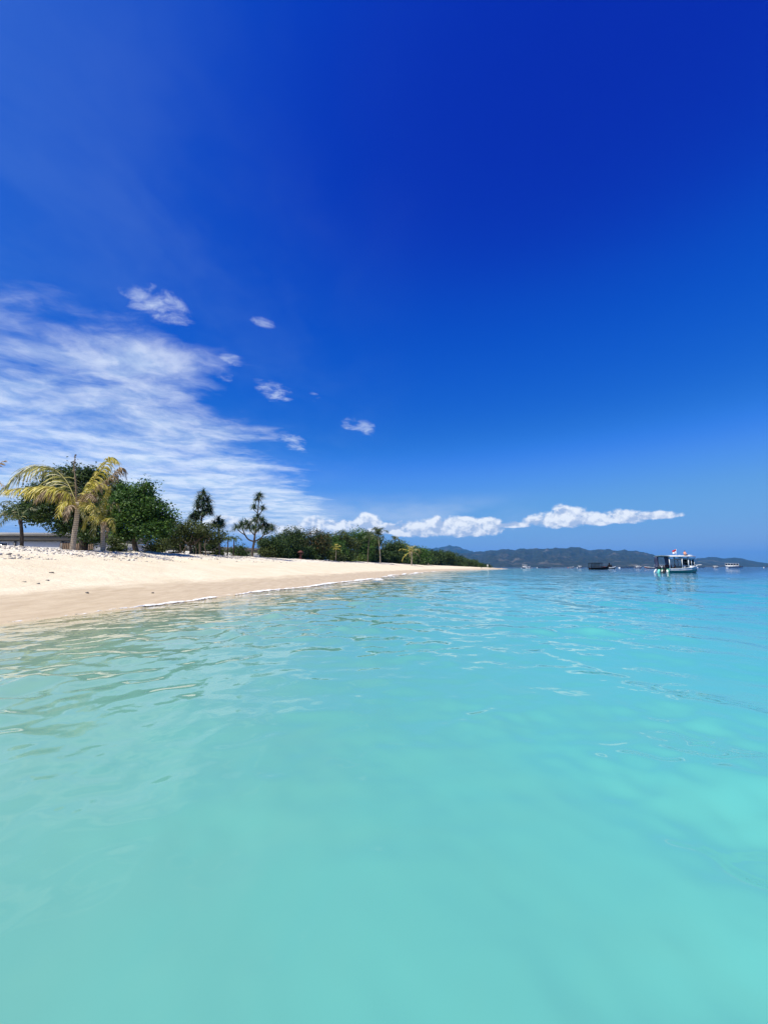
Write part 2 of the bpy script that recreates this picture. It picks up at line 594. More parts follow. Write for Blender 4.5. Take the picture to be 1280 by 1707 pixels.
tag(beach, kind='structure')

# ------------------------------------------------------------------ sea
ang = np.concatenate([np.radians(np.linspace(-72, 72, 577)), np.radians(np.linspace(76, 284, 53))])
rad = np.concatenate([[0.02, 0.12, 0.25, 0.42], np.geomspace(0.6, 95, 640), np.geomspace(100, 12000, 56)])
AA, RR = np.meshgrid(ang, rad)
SX, SY = RR * np.sin(AA), RR * np.cos(AA)
gz = ground(SX, SY, False)
depth = np.maximum(-gz, 0)
dr = RR * (math.log(95 / 0.6) / 640)
wz_ = np.zeros_like(SX)
wr = np.random.default_rng(21)
patch = np.clip(0.55 + 1.5 * fbm(SX * 0.16 + 3, SY * 0.16, 3), 0.1, 1.25)
patch2 = np.clip(0.42 + 3.4 * fbm(SX * 0.6 + 31, SY * 0.6 + 8, 3), 0.30, 1.6) * np.clip(RR / 2.0, 0.7, 1.0)
shoal = np.clip(depth / 0.5, 0.05, 1)
for lam, amp, num, mean, spread in [(5.5, 0.010, 4, 195, 14), (2.6, 0.0075, 7, 205, 24), (1.3, 0.0055, 10, 215, 38), (0.7, 0.0045, 14, 225, 50), (0.38, 0.0027, 14, 230, 60), (0.21, 0.0012, 12, 230, 70)]:
    for _ in range(num):
        l_ = lam * wr.uniform(0.75, 1.35)
        th = R(mean + wr.normal(0, spread))
        k = 2 * math.pi / l_
        ph = k * (SX * math.cos(th) + SY * math.sin(th)) + wr.uniform(0, 6.28) + 0.8 * fbm(SX * 0.7 / lam, SY * 0.7 / lam, 2) * 4
        fade = np.clip((l_ / np.maximum(dr, 1e-4) - 3) / 5, 0, 1)
        w = np.sin(ph)
        w = w + 0.28 * (w * w)          # slightly peaked crests
        wz_ += amp * w * fade * (patch if lam > 1 else patch2) * (1 if lam > 2 else shoal)
wz_ *= np.clip(depth / 0.25, 0.0, 1) * 0.97 + 0.03
nr, ncn = SX.shape
gi = np.arange(nr - 1)[:, None] * ncn
gj = np.arange(ncn)[None, :]
gn = (gj + 1) % ncn
WF = np.stack([gi + gj, gi + gn, gi + ncn + gn, gi + ncn + gj], -1).reshape(-1, 4)


def sea_mat():
    m, t, out = newmat('sea_water')
    d = t.new('ShaderNodeAttribute', attribute_name='depth').outputs['Fac']
    g = t.new('ShaderNodeNewGeometry').outputs['Position']
    n = t.noise(g, 0.25, 4, 0.5)
    dd = t.m('MULTIPLY', d, t.m('MULTIPLY', t.lin(0.3, 0.7, n, 0.94, 1.06), t.lin(0.3, 0.7, t.noise(g, 1.4, 4, 0.6, 0.5), 0.95, 1.05)))
    c = t.ramp(t.m('DIVIDE', dd, 10.0), [
        (0.0, (0.30, 0.38, 0.28)), (0.04, (0.18, 0.36, 0.275)), (0.08, (0.098, 0.335, 0.282)), (0.105, (0.080, 0.352, 0.326)), (0.16, (0.045, 0.30, 0.318)),
        (0.26, (0.022, 0.22, 0.25)), (0.45, (0.006, 0.09, 0.18)), (1.0, (0.003, 0.030, 0.11))])
    up = t.comb(0.0, 0.0, 1.0)
    df = t.new('ShaderNodeBsdfDiffuse')
    t.l.new(c, df.inputs[0])
    wn_ = t.new('ShaderNodeNewGeometry').outputs['Normal']
    t.l.new(t.v('NORMALIZE', t.v('ADD', t.v('SCALE', wn_, 0.5), t.v('SCALE', up, 0.5))), df.inputs['Normal'])
    tr = t.new('ShaderNodeBsdfTransparent')
    tr.inputs[0].default_value = (0.93, 0.99, 0.97, 1)
    murk = t.m('SUBTRACT', 1.0, t.m('EXPONENT', t.m('MULTIPLY', d, -3.1)))
    murk = t.m('MAXIMUM', murk, t.sstep(2.0, 4.0, d))
    body = t.new('ShaderNodeMixShader')
    t.l.new(murk, body.inputs[0])
    t.l.new(tr.outputs[0], body.inputs[1])
    t.l.new(df.outputs[0], body.inputs[2])
    # fine wind ripples on top of the modelled waves
    st = t.v('MULTIPLY', g, (1.0, 0.75, 1.0))
    h = t.m('ADD', t.m('MULTIPLY', t.noise(st, 2.2, 3, 0.5, 0.4), 0.05), t.m('MULTIPLY', t.noise(st, 0.45, 3, 0.5), 0.20))
    dist = t.v('LENGTH', g)
    b = t.new('ShaderNodeBump')
    t.put(b.inputs['Strength'], t.lin(2, 30, dist, 0.24, 1.0))
    b.inputs['Distance'].default_value = 1.0
    t.l.new(h, b.inputs['Height'])
    gl = t.new('ShaderNodeBsdfGlossy')
    gl.inputs['Roughness'].default_value = 0.035
    gl.inputs[0].default_value = (1, 1, 1, 1)
    t.l.new(b.outputs[0], gl.inputs['Normal'])
    fr = t.new('ShaderNodeFresnel')
    fr.inputs['IOR'].default_value = 1.333
    t.l.new(b.outputs[0], fr.inputs['Normal'])
    mx = t.new('ShaderNodeMixShader')
    t.l.new(fr.outputs[0], mx.inputs[0])
    t.l.new(body.outputs[0], mx.inputs[1])
    t.l.new(gl.outputs[0], mx.inputs[2])
    t.l.new(mx.outputs[0], out.inputs[0])
    return m


sea = mk('sea', np.stack([SX, SY, wz_], -1), WF, sea_mat(), attrs={'depth': depth.ravel()}, smooth=True)
tag(sea, kind='structure')


# foam along the water's edge
def foam_mat():
    m, t, out = newmat('foam')
    g = t.new('ShaderNodeNewGeometry').outputs['Position']
    a = t.new('ShaderNodeAttribute', attribute_name='cover').outputs['Fac']
    n = t.noise(g, 5.0, 7, 0.7)
    al = t.sstep(0.42, 0.58, t.m('ADD', n, t.m('MULTIPLY', t.m('SUBTRACT', a, 0.5), 0.55)))
    p = principled(t, (0.74, 0.74, 0.70), 0.8, 0.2)
    tr = t.new('ShaderNodeBsdfTransparent')
    mx = t.new('ShaderNodeMixShader')
    t.l.new(al, mx.inputs[0])
    t.l.new(tr.outputs[0], mx.inputs[1])
    t.l.new(p.outputs[0], mx.inputs[2])
    t.l.new(mx.outputs[0], out.inputs[0])
    return m


FM = foam_mat()


def foam_strip(name, y0, y1, off, width, cover, seed, n=500):
    y = np.geomspace(y0, y1, n)
    q = y * 0.5
    centre = XS(y) + off + 0.55 * np.clip(y / 20, 0.5, 2.2) * fbm(q * 0.5 + seed, q * 0 + seed, 4) * 1.2
    wd = width * np.clip(y / 14, 0.5, 3.0) * np.clip(0.7 + 2.4 * fbm(q * 1.3 + seed, q * 0 + 3.3, 3), 0.12, 1.8)
    k = 7
    u = np.linspace(-1, 1, k)
    X = centre[:, None] + u[None, :] * wd[:, None] * 0.5
    Y = np.repeat(y[:, None], k, 1)
    Z = np.maximum(ground(X, Y), 0.0) + 0.012 + (1 - u ** 2)[None, :] * 0.028 * np.clip(1 + 2 * fbm(X * 6, Y * 6, 2), 0.2, 2)
    cv = np.broadcast_to((1 - 0.75 * u ** 2)[None, :], X.shape) * np.clip(cover + 2.0 * fbm(q * 0.7 + seed * 2, q * 0, 3), 0, 1)[:, None]
    i = np.arange(n - 1)[:, None] * k
    j = np.arange(k - 1)[None, :]
    F = np.stack([i + j, i + j + 1, i + k + j + 1, i + k + j], -1).reshape(-1, 4)
    return np.stack([X, Y, Z], -1).reshape(-1, 3), F, cv.ravel()


fs = [foam_strip('a', 10.5, 70, 0.0, 0.27, 0.95, 2.0, 900), foam_strip('e', 9.0, 60, 0.45, 1.1, 0.02, 41.0, 500), foam_strip('b', 7.0, 12, 0.0, 0.16, 0.65, 8.0, 160),
      foam_strip('c', 20, 75, 0.9, 0.30, 0.35, 15.0, 300), foam_strip('d', 70, 215, 0.2, 0.4, 0.6, 23.0, 300)]
fv, ff = cat([(a, b) for a, b, c in fs])
foam = mk('foam', fv, ff, FM, attrs={'cover': np.concatenate([c for a, b, c in fs])}, smooth=True)
tag(foam, 'thin line of white foam where the water meets the sand', 'foam', kind='stuff')


# ------------------------------------------------------------------ far hills
def hill_mat():
    m, t, out = newmat('hill_forest')
    g = t.new('ShaderNodeNewGeometry').outputs['Position']
    n1 = t.noise(g, 0.004, 6, 0.6)
    n2 = t.noise(g, 0.02, 5, 0.65)
    c = t.mix(t.lin(0.35, 0.65, n2), (0.010, 0.013, 0.006), (0.036, 0.036, 0.017))
    c = t.mix(t.m('MULTIPLY', t.sstep(0.55, 0.70, n1), 0.6), c, (0.15, 0.12, 0.085))
    p = principled(t, c, 0.9, 0.1)
    t.l.new(p.outputs[0], out.inputs[0])
    return m


HM = hill_mat()


def hills(name, sky, r0, r1, seed, nx=420, ny=70, amp=0.8):
    px = np.array([p for p, _ in sky], float)
    d = [ray(p, y) for p, y in sky]
    azk = np.array([math.atan2(v[0], v[1]) for v in d])
    tk = np.array([v[2] / math.hypot(v[0], v[1]) for v in d])
    a = np.linspace(azk[0], azk[-1], nx)
    T = np.interp(a, azk, tk)
    T = T + 0.0050 * fbm(a * 110 + seed, a * 0 + 2, 5, 0.6) * np.clip(T / 0.02, 0, 1)
    v = np.linspace(0, 1.35, ny)
    A, Vv = np.meshgrid(a, v)
    rr = r0 + (r1 - r0) * Vv
    prof = np.where(Vv < 1, Vv ** 0.8, 1 - 1.5 * (Vv - 1) ** 1.0)
    rid = np.abs(fbm(A * 26 + seed, rr * 0.0011, 5)) * 2 + 0.6 * fbm(A * 90 + seed, rr * 0.003, 4)
    h = T[None, :] * (r1) * prof * (1 - amp * (rid) * np.clip(1.15 - Vv, 0, 1) * 1.3)
    h = np.minimum(h, T[None, :] * rr * 0.985 + (Vv == 1) * 3)
    h = np.where(Vv <= 1, h, h)
    h[0] = -2
    X, Y = rr * np.sin(A), rr * np.cos(A)
    i = np.arange(ny - 1)[:, None] * nx
    j = np.arange(nx - 1)[None, :]
    F = np.stack([i + j, i + j + 1, i + nx + j + 1, i + nx + j], -1).reshape(-1, 4)
    o = mk(name, np.stack([X, Y, h + CAM_H * 0], -1), F, HM, smooth=False)
    return tag(o, kind='structure')


hills('hills', [(560, 943), (620, 936), (700, 928), (770, 921), (800, 918.5), (825, 916.5), (850, 913.5), (880, 914.5), (905, 910.5), (918, 909.5),
                (932, 912), (950, 910.5), (962, 911), (985, 915), (1000, 915.5), (1012, 913.5), (1040, 914), (1060, 917), (1080, 922), (1100, 927),
                (1125, 931), (1150, 934), (1180, 938), (1215, 943), (1235, 944.5)], 3600, 5600, 4.0)
hills('hills', [(1085, 944), (1100, 935), (1120, 931), (1150, 929.5), (1180, 928.5), (1205, 930), (1222, 929), (1240, 931), (1262, 936), (1290, 940), (1330, 942), (1370, 944.8)], 5600, 7000, 11.0, 260)
hills('mountain', [(600, 940), (660, 925), (700, 916), (722, 912.5), (738, 909), (748, 906.8), (756, 909), (766, 911.5), (778, 916), (800, 921), (850, 930), (900, 938)], 6400, 8200, 17.0, 200, 40)

# ------------------------------------------------------------------ air
hv, hf = box((0, 0, 221), (26000, 26000, 486))
hm, ht, ho = newmat('haze_air')
pv = ht.new('ShaderNodeVolumePrincipled')
pv.inputs['Color'].default_value = (0.08, 0.45, 0.92, 1)
pv.inputs['Density'].default_value = 7.5e-5
pv.inputs['Anisotropy'].default_value = 0.1
ht.l.new(pv.outputs[0], ho.inputs['Volume'])
haze = mk('haze', hv, hf, hm)
tag(haze, kind='stuff')



# ------------------------------------------------------------------ vegetation builders
def leaves(blobs, n, size, seed, flat=0.5, clump=26, droop=0.0):
    """leaf-sized folded faces gathered in clumps on the shells of the crown's lobes; blobs: (x, y, z, rx, ry, rz)"""
    g = np.random.default_rng(seed)
    B = np.asarray(blobs, float)
    wgt = (B[:, 3] * B[:, 4] + B[:, 3] * B[:, 5]) ** 1.0
    wgt /= wgt.sum()
    ncl = max(8, n // clump)
    bi = g.choice(len(B), ncl, p=wgt)
    d = nrm(g.normal(size=(ncl, 3)))
    rr = g.uniform(0.45, 1.06, (ncl, 1)) ** 0.7
    cc = B[bi, :3] + d * rr * B[bi, 3:6]
    cs = size * g.uniform(0.9, 1.9, (ncl, 1))
    ci = np.repeat(np.arange(ncl), clump)
    off = g.normal(size=(len(ci), 3)) * cs[ci] * np.array([1, 1, 0.65])
    P = cc[ci] + off
    out = nrm(d[ci] * 0.6 + g.normal(size=(len(ci), 3)) * 0.7 + np.array([0, 0, 0.55]))
    t1 = nrm(np.cross(out, g.normal(size=(len(ci), 3))))
    t1[:, 2] -= droop
    t1 = nrm(t1)
    t2 = nrm(np.cross(out, t1))
    L = size * g.uniform(0.7, 1.35, (len(ci), 1))
    wd = L * flat
    a = P - t1 * L * 0.5
    c = P + t1 * L * 0.5
    b = P + t2 * wd * 0.5 - t1 * L * 0.08 + out * L * 0.10
    e = P - t2 * wd * 0.5 - t1 * L * 0.08 + out * L * 0.10
    V = np.stack([a, b, c, e], 1).reshape(-1, 3)
    F = np.arange(len(V)).reshape(-1, 4)
    ctone = g.uniform(0.2, 0.8, ncl)
    tone = np.clip(ctone[ci] + g.normal(0, 0.17, len(ci)), 0, 1)
    return V, F, np.repeat(tone, 4)


def limbs(base, fork, ends, r0, seed):
    g = np.random.default_rng(seed)
    base, fork = np.asarray(base, float), np.asarray(fork, float)
    mid = (base + fork) / 2 + g.normal(0, 0.05, 3) * np.linalg.norm(fork - base)
    parts = [tube(spline([base - [0, 0, 0.3], base + [0, 0, 0.05], mid, fork], 9), np.linspace(r0 * 1.25, r0 * 0.7, 9), 8)]
    for e in ends:
        e = np.asarray(e, float)
        m1 = fork + (e - fork) * 0.5 + np.array([0, 0, 0.12 * np.linalg.norm(e - fork)]) + g.normal(0, 0.08, 3)
        parts.append(tube(spline([fork - (fork - base) * 0.1, m1, e], 7), np.linspace(r0 * 0.55, r0 * 0.14, 7), 6))
    return cat(parts)


def tree_px(name, base_px, Y, blobs_px, label, lmat, n, size, seed, bark=BARK_D, fork=0.35, r0=0.16, depth=0.9, group=None, flat=0.5, category='tree', clump=26, droop=0.0):
    """tree whose crown lobes are given as (px, py, radius px[, squash]) in the photograph, standing at distance Y"""
    x = (base_px - CX) / F_PX * Y / (math.cos(PITCH) * 1.0)
    x = at(base_px, HZ - 10, Y)[0]
    z = float(ground(x, Y)) - 0.05
    root = thing(name, (x, Y, z), label, category, group)
    g = np.random.default_rng(seed + 100)
    bl = []
    for q in blobs_px:
        px, py, r = q[:3]
        sq = q[3] if len(q) > 3 else 0.8
        rm = r / F_PX * Y
        yy = Y + g.uniform(-1, 1) * depth * rm
        p = at(px, py, yy) - np.array([x, Y, z])
        bl.append([p[0], p[1], p[2], rm, rm * 1.05, rm * sq])
    B = np.array(bl)
    top = B[:, 2].max()
    fk = np.array([B[:, 0].mean() * 0.3, B[:, 1].mean() * 0.3, max(0.4, top * fork)])
    V, F = limbs((0, 0, 0), fk, [b[:3] for b in bl], r0, seed)
    mk('trunk', V, F, bark, root, smooth=True)
    V, F, tn = leaves(bl, n, size, seed, flat, clump, droop)
    mk('crown', V, F, lmat, root, attrs={'tone': tn})
    return root


def auto_blobs(px, topy, basey, w, seed, k=9, low=0.25):
    g = np.random.default_rng(seed)
    h = basey - topy
    out = [(px + g.uniform(-0.12, 0.12) * w, topy + 0.17 * h, 0.17 * h + 0.1 * w)]
    for i in range(k):
        v = g.uniform(0.2, 1 - low)
        span = math.sqrt(max(0.15, 1 - (v * 1.6 - 0.75) ** 2)) * 0.42
        out.append((px + g.uniform(-1, 1) * span * w, topy + v * h, g.uniform(0.12, 0.23) * w))
    return out


def frond(pts, leaf, pairs, seed, droop=0.8, width=0.045, keep=0.92, lift=0.25, r0=0.028, tone0=0.0, tone1=1.0, start=0.12, nseg=22, rach=0.75):
    """palm frond: a rachis with two rows of hanging leaflets"""
    g = np.random.default_rng(seed)
    S = spline(pts, 40)
    T = nrm(np.gradient(S, axis=0))
    tv, tf = tube(S, np.linspace(r0, 0.006, 40), 5, cap=False)
    parts = [(tv, tf)]
    tones = [np.full(len(tv), rach)]
    up = np.array([0, 0, 1.0])
    for sgn in (-1, 1):
        t = np.linspace(start, 1, pairs) + g.normal(0, 0.004, pairs)
        t = np.clip(t, 0, 1)
        t = t[g.random(pairs) < keep]
        i = np.clip((t * 39).astype(int), 0, 39)
        b, tg = S[i], T[i]
        side = nrm(np.cross(tg, up)) * sgn
        nor = np.cross(side * sgn, tg)
        L = leaf * (0.25 + 0.95 * np.sin(np.pi * np.clip(0.12 + 0.8 * t, 0, 1)) ** 0.8) * g.uniform(0.75, 1.15, len(t))
        d0 = nrm(side * 0.85 + tg * (0.35 + 0.7 * t[:, None]) + nor * lift + g.normal(0, 0.2, (len(t), 3)))
        dp = droop * g.uniform(0.6, 1.35, len(t))
        cur_ = b.copy()
        wv = nrm(np.cross(d0, up) * 0.3 + tg)
        rows = []
        K = 4
        for k in range(K + 1):
            f = k / K
            wd = width * (0.75, 1.0, 0.85, 0.55, 0.05)[k]
            rows.append(np.stack([cur_ - wv * wd * 0.5, cur_ + wv * wd * 0.5], 1))
            dd = nrm(d0 - up * (dp * (0.2 + 1.6 * f))[:, None])
            cur_ = cur_ + dd * (L / K)[:, None]
        V = np.stack(rows, 1)                     # leaflet, row, side, xyz
        m = len(t)
        base = np.arange(m)[:, None] * (2 * (K + 1)) + np.arange(K)[None, :] * 2
        F = np.stack([base, base + 1, base + 3, base + 2], -1).reshape(-1, 4)
        parts.append((V.reshape(-1, 3), F))
        tn = np.clip(g.uniform(tone0, tone1, m)[:, None] + np.linspace(-0.05, 0.12, K + 1)[None, :], 0, 1)
        tones.append(np.repeat(tn, 2, axis=1).ravel())
    V, F = cat(parts)
    return V, F, np.concatenate(tones)


def palm_fronds(root, top, specs, mats, seed):
    """specs: (azimuth deg, elevation deg, length, sag, material index)"""
    for k, (az_, el_, L, sag, mi) in enumerate(specs):
        a, e = R(az_), R(el_)
        d = np.array([math.cos(a) * math.cos(e), math.sin(a) * math.cos(e), math.sin(e)])
        h = np.array([math.cos(a), math.sin(a), 0])
        p0 = np.asarray(top, float)
        pts = [p0, p0 + d * L * 0.35, p0 + d * L * 0.65 + h * L * 0.08 - np.array([0, 0, sag * L * 0.22]), p0 + d * L * 0.8 + h * L * 0.16 - np.array([0, 0, sag * L * 0.62])]
        V, F, tn = frond(pts, L * 0.26, max(14, int(L * 9)), seed + k, 0.7, 0.05 + 0.01 * L, 0.9)
        mk('frond', V, F, mats[mi], root, attrs={'tone': tn})


def rosette(c, n, L, seed, up=0.35, width=0.05, axis=(0, 0, 1)):
    """tuft of sword leaves that arch over and hang"""
    g = np.random.default_rng(seed)
    d = g.normal(size=(n, 3))
    d = nrm(d * np.array([1, 1, 0.8]) + np.asarray(axis, float) * up)
    d[:, 2] = np.where(d[:, 2] < -0.55, -d[:, 2], d[:, 2])
    cur_ = np.tile(np.asarray(c, float), (n, 1)) + d * 0.04
    side = nrm(np.cross(d, np.array([0.02, 0.01, 1.0])))
    Ln = L * g.uniform(0.65, 1.15, n)
    dp = g.uniform(0.5, 1.3, n)
    K = 4
    rows = []
    for k in range(K + 1):
        wd = width * (0.8, 1.0, 0.8, 0.5, 0.06)[k]
        rows.append(np.stack([cur_ - side * wd * 0.5, cur_ + side * wd * 0.5], 1))
        dd = nrm(d - np.array([0, 0, 1.0]) * (dp * (k / K) * 1.7)[:, None])
        cur_ = cur_ + dd * (Ln / K)[:, None]
    V = np.stack(rows, 1).reshape(-1, 3)
    base = np.arange(n)[:, None] * (2 * (K + 1)) + np.arange(K)[None, :] * 2
    F = np.stack([base, base + 1, base + 3, base + 2], -1).reshape(-1, 4)
    tone = np.repeat(np.clip(g.uniform(0, 0.85, n) + (g.random(n) < 0.08) * 0.3, 0, 1), 2 * (K + 1))
    return V, F, tone


# ------------------------------------------------------------------ the yellowing coconut palm by the wall and its neighbours
def px_palm(name, label, base, Y, trunk_px, r0, r1, fr, seed, group='coconut palms', bark=PALM_BARK):
    x = at(base[0], base[1], Y)[0]
    z = float(ground(x, Y)) - 0.04
    o = np.array([x, Y, z])
    root = thing(name, o, label, 'palm tree', group)
    tp = [np.array([0, 0, -0.3]), np.array([0, 0, 0.02])] + [at(a, b, Y) - o for a, b in trunk_px]
    S = spline(tp, 26)
    rr = np.interp(np.linspace(0, 1, 26), [0, 0.12, 0.3, 0.8, 0.9, 1], [r0 * 1.3, r0 * 1.12, r0, r1, r1 * 1.35, r1 * 0.9])
    mk('trunk', *tube(S, rr, 12), bark, root, smooth=True)
    for k, f in enumerate(fr):
        pts = [at(a, b, Y + (e[0] if e else 0)) - o for a, b, *e in f['p']]
        V, F, tn = frond(pts, f.get('leaf', 0.7), f.get('n', 55), seed + k, f.get('droop', 1.0), 1.5 * f.get('w', 0.045), f.get('keep', 0.82), f.get('lift', 0.15),
                         f.get('r', 0.03), f.get('t0', 0.0), f.get('t1', 1.0), f.get('s', 0.12))
        mk('frond', V, F, f['m'], root, attrs={'tone': tn})
    return root


px_palm('coconut_palm', 'tall yellowing coconut palm with bare upright spear and two long fronds arching left', (122, 913), 23.5,
        [(124, 893), (128, 868), (130, 848), (130, 838)], 0.135, 0.115, [
    dict(p=[(130, 842), (110, 800, 0.6), (82, 779, 0.9), (46, 783, 0.9), (4, 816, 0.4)], leaf=1.3, n=120, m=L_MIX, droop=1.3, w=0.055, t0=0.15),
    dict(p=[(130, 843), (112, 822, -0.3), (90, 813, -0.6), (55, 812, -0.8), (10, 817, -1.0)], leaf=1.0, n=100, m=L_YEL, droop=1.6, w=0.05),
    dict(p=[(130, 843), (100, 822, -0.5), (78, 819, -0.8), (62, 832, -1.0)], leaf=0.75, n=60, m=L_BRN, droop=1.7),
    dict(p=[(128, 850), (127, 810), (124, 775), (127, 757)], leaf=0.16, n=60, m=L_BRN, droop=1.6, r=0.055, w=0.03, keep=0.7, s=0.05),
    dict(p=[(131, 843), (152, 808, -0.4), (172, 779, -0.6), (184, 763, -0.7), (197, 769, -0.8)], leaf=0.6, n=75, m=L_YEL, droop=1.9, t0=0.2, s=0.2),
    dict(p=[(131, 845), (158, 816, 0.3), (186, 794, 0.5), (203, 780, 0.6), (212, 800, 0.6)], leaf=0.55, n=65, m=L_BRN, droop=1.8, keep=0.85, s=0.2),
    dict(p=[(130, 846), (116, 836, -0.6), (104, 842, -1.0), (98, 860, -1.2)], leaf=0.5, n=55, m=L_YEL, droop=1.2),
    dict(p=[(130, 846), (120, 842, -1.0), (113, 852, -1.3), (110, 868, -1.4)], leaf=0.42, n=50, m=L_BRN, droop=1.2),
    dict(p=[(131, 846), (142, 828, -0.9), (152, 824, -1.3), (160, 834, -1.6)], leaf=0.55, n=55, m=L_BRN, droop=1.4),
    dict(p=[(131, 846), (144, 838, -0.6), (156, 846, -0.9), (163, 862, -1.0)], leaf=0.5, n=55, m=L_YEL, droop=1.4),
    dict(p=[(130, 845), (118, 824, 0.5), (104, 816, 0.9), (92, 828, 1.1)], leaf=0.6, n=55, m=L_BRN, droop=1.5),
    dict(p=[(131, 844), (147, 818, 0.7), (166, 804, 1.0), (182, 812, 1.2)], leaf=0.7, n=60, m=L_YEL, droop=1.6),
    dict(p=[(130, 847), (137, 845, -0.8), (143, 856, -1.0), (146, 872, -1.0)], leaf=0.42, n=45, m=L_MIX, droop=1.2),
], 500)
px_palm('coconut_palm', 'short yellow palm right of the tall yellowing palm, fronds drooping to its base', (172, 913), 24.6,
        [(172, 898), (172, 882), (172, 870)], 0.11, 0.10, [
    dict(p=[(172, 876), (174, 850), (178, 826), (183, 812)], leaf=0.34, n=60, m=L_YEL, droop=1.6, t0=0.3),
    dict(p=[(172, 876), (164, 852, 0.3), (150, 838, 0.5), (136, 850, 0.6)], leaf=0.6, n=60, m=L_YEL, droop=1.6),
    dict(p=[(172, 876), (168, 850, -0.3), (165, 828, -0.4), (158, 815, -0.5)], leaf=0.5, n=55, m=L_MIX, droop=1.6),
    dict(p=[(172, 876), (182, 850, 0.3), (190, 838, 0.4), (200, 848, 0.5)], leaf=0.5, n=55, m=L_MIX, droop=1.4),
    dict(p=[(172, 876), (158, 862, -0.5), (146, 864, -0.7), (140, 882, -0.8)], leaf=0.5, n=55, m=L_YEL, droop=1.5),
    dict(p=[(172, 876), (163, 866, -0.7), (158, 876, -0.9), (155, 894, -1.0)], leaf=0.45, n=50, m=L_MIX, droop=1.3),
    dict(p=[(172, 876), (182, 864, -0.5), (188, 870, -0.7), (191, 886, -0.8)], leaf=0.4, n=45, m=L_YEL, droop=1.3),
    dict(p=[(172, 876), (176, 870, -0.6), (178, 880, -0.8), (178, 896, -0.9)], leaf=0.3, n=40, m=L_BRN, droop=1.2),
], 540)
px_palm('coconut_palm', 'slim dark trunked palm at left edge in front of grey bungalow', (38, 912), 29.0,
        [(37, 895), (36, 878), (34, 866)], 0.115, 0.10, [
    dict(p=[(34, 867), (22, 855, -0.5), (8, 853, -0.8), (-6, 864, -1.0)], leaf=0.55, n=50, m=L_PALM, droop=1.4),
    dict(p=[(34, 867), (20, 862, 0.6), (8, 866, 0.9), (-2, 878, 1.0)], leaf=0.45, n=45, m=L_PALM, droop=1.3),
    dict(p=[(34, 867), (28, 845, 0.4), (14, 835, 0.7), (-4, 842, 0.9)], leaf=0.5, n=45, m=L_PALM, droop=1.3),
    dict(p=[(34, 867), (46, 850, 0.5), (60, 848, 0.8), (70, 858, 1.0)], leaf=0.5, n=45, m=L_PALM, droop=1.3),
    dict(p=[(34, 867), (38, 848, 1.0), (46, 838, 1.8), (54, 842, 2.4)], leaf=0.5, n=45, m=L_PALM, droop=1.3),
], 560, bark=BARK_D)
px_palm('coconut_palm', 'palm standing beyond the left edge, only brown frond tips showing', (-62, 913), 22.0,
        [(-60, 890), (-57, 860), (-55, 838)], 0.14, 0.12, [
    dict(p=[(-55, 838), (-40, 800), (-18, 782), (9, 768)], leaf=0.35, n=50, m=L_BRN, droop=0.7),
    dict(p=[(-55, 838), (-35, 808, -0.4), (-12, 798, -0.6), (10, 812, -0.8)], leaf=0.4, n=50, m=L_BRN, droop=0.9),
    dict(p=[(-55, 838), (-75, 800), (-100, 790), (-125, 810)], leaf=0.6, n=55, m=L_MIX, droop=1.3),
    dict(p=[(-55, 838), (-60, 800, 0.6), (-66, 780, 1.2), (-70, 770, 2.0)], leaf=0.6, n=55, m=L_MIX, droop=1.3),
    dict(p=[(-55, 838), (-80, 826, -0.5), (-100, 836, -0.9), (-112, 862, -1.2)], leaf=0.6, n=55, m=L_YEL, droop=1.3),
    dict(p=[(-55, 838), (-38, 826, 0.5), (-24, 834, 0.9), (-16, 856, 1.2)], leaf=0.5, n=55, m=L_YEL, droop=1.3),
], 580)

# ------------------------------------------------------------------ broadleaf trees near the bungalows
tree_px('broadleaf_tree', 137, 31.0,
        [(132, 797, 25), (104, 800, 25), (160, 798, 22), (80, 822, 26), (186, 818, 24), (112, 832, 28), (150, 838, 28), (52, 860, 18, 0.6), (30, 852, 15, 0.6), (74, 852, 18),
         (80, 862, 14, 0.6), (112, 872, 20), (195, 846, 22), (60, 838, 20), (140, 868, 22), (100, 882, 11), (176, 868, 20), (150, 890, 16), (165, 896, 12)],
        'largest tree, dark spreading crown behind the tall yellowing palm', L_DARK, 26000, 0.21, 21, r0=0.30, fork=0.42, depth=0.7, clump=20)
tree_px('broadleaf_tree', 226, 28.5,
        [(236, 826, 19), (213, 834, 19), (256, 846, 20), (226, 856, 25), (268, 866, 16), (198, 866, 20), (284, 858, 9, 0.6), (246, 808, 9), (207, 816, 10), (189, 846, 15), (246, 884, 20),
         (212, 886, 19), (228, 836, 20), (268, 882, 15), (240, 866, 22), (196, 892, 13)],
        'bright green leafy tree right of the two yellow palms', L_GREEN, 17000, 0.19, 22, bark=BARK, r0=0.17, depth=0.8, clump=18)
tree_px('acacia_tree', 318, 36.0,
        [(272, 892, 15, 0.6), (292, 884, 17, 0.6), (318, 878, 16, 0.6), (344, 882, 17, 0.6), (365, 892, 12, 0.6), (284, 900, 13, 0.5), (332, 894, 18, 0.6), (306, 896, 16, 0.6), (355, 900, 12, 0.5), (262, 880, 10, 0.6)],
        'low olive green flat topped tree under the stacked pandanus heads', L_OLIVE, 9000, 0.17, 23, bark=BARK, r0=0.13, depth=0.8, clump=22)
tree_px('acacia_tree', 300, 38.5, [(286, 874, 12, 0.6), (304, 888, 14, 0.6), (322, 900, 13, 0.6), (280, 905, 12, 0.6)],
        'small dark tree between bright green tree and flat topped olive tree', L_OLIVE, 3000, 0.17, 24, r0=0.09)
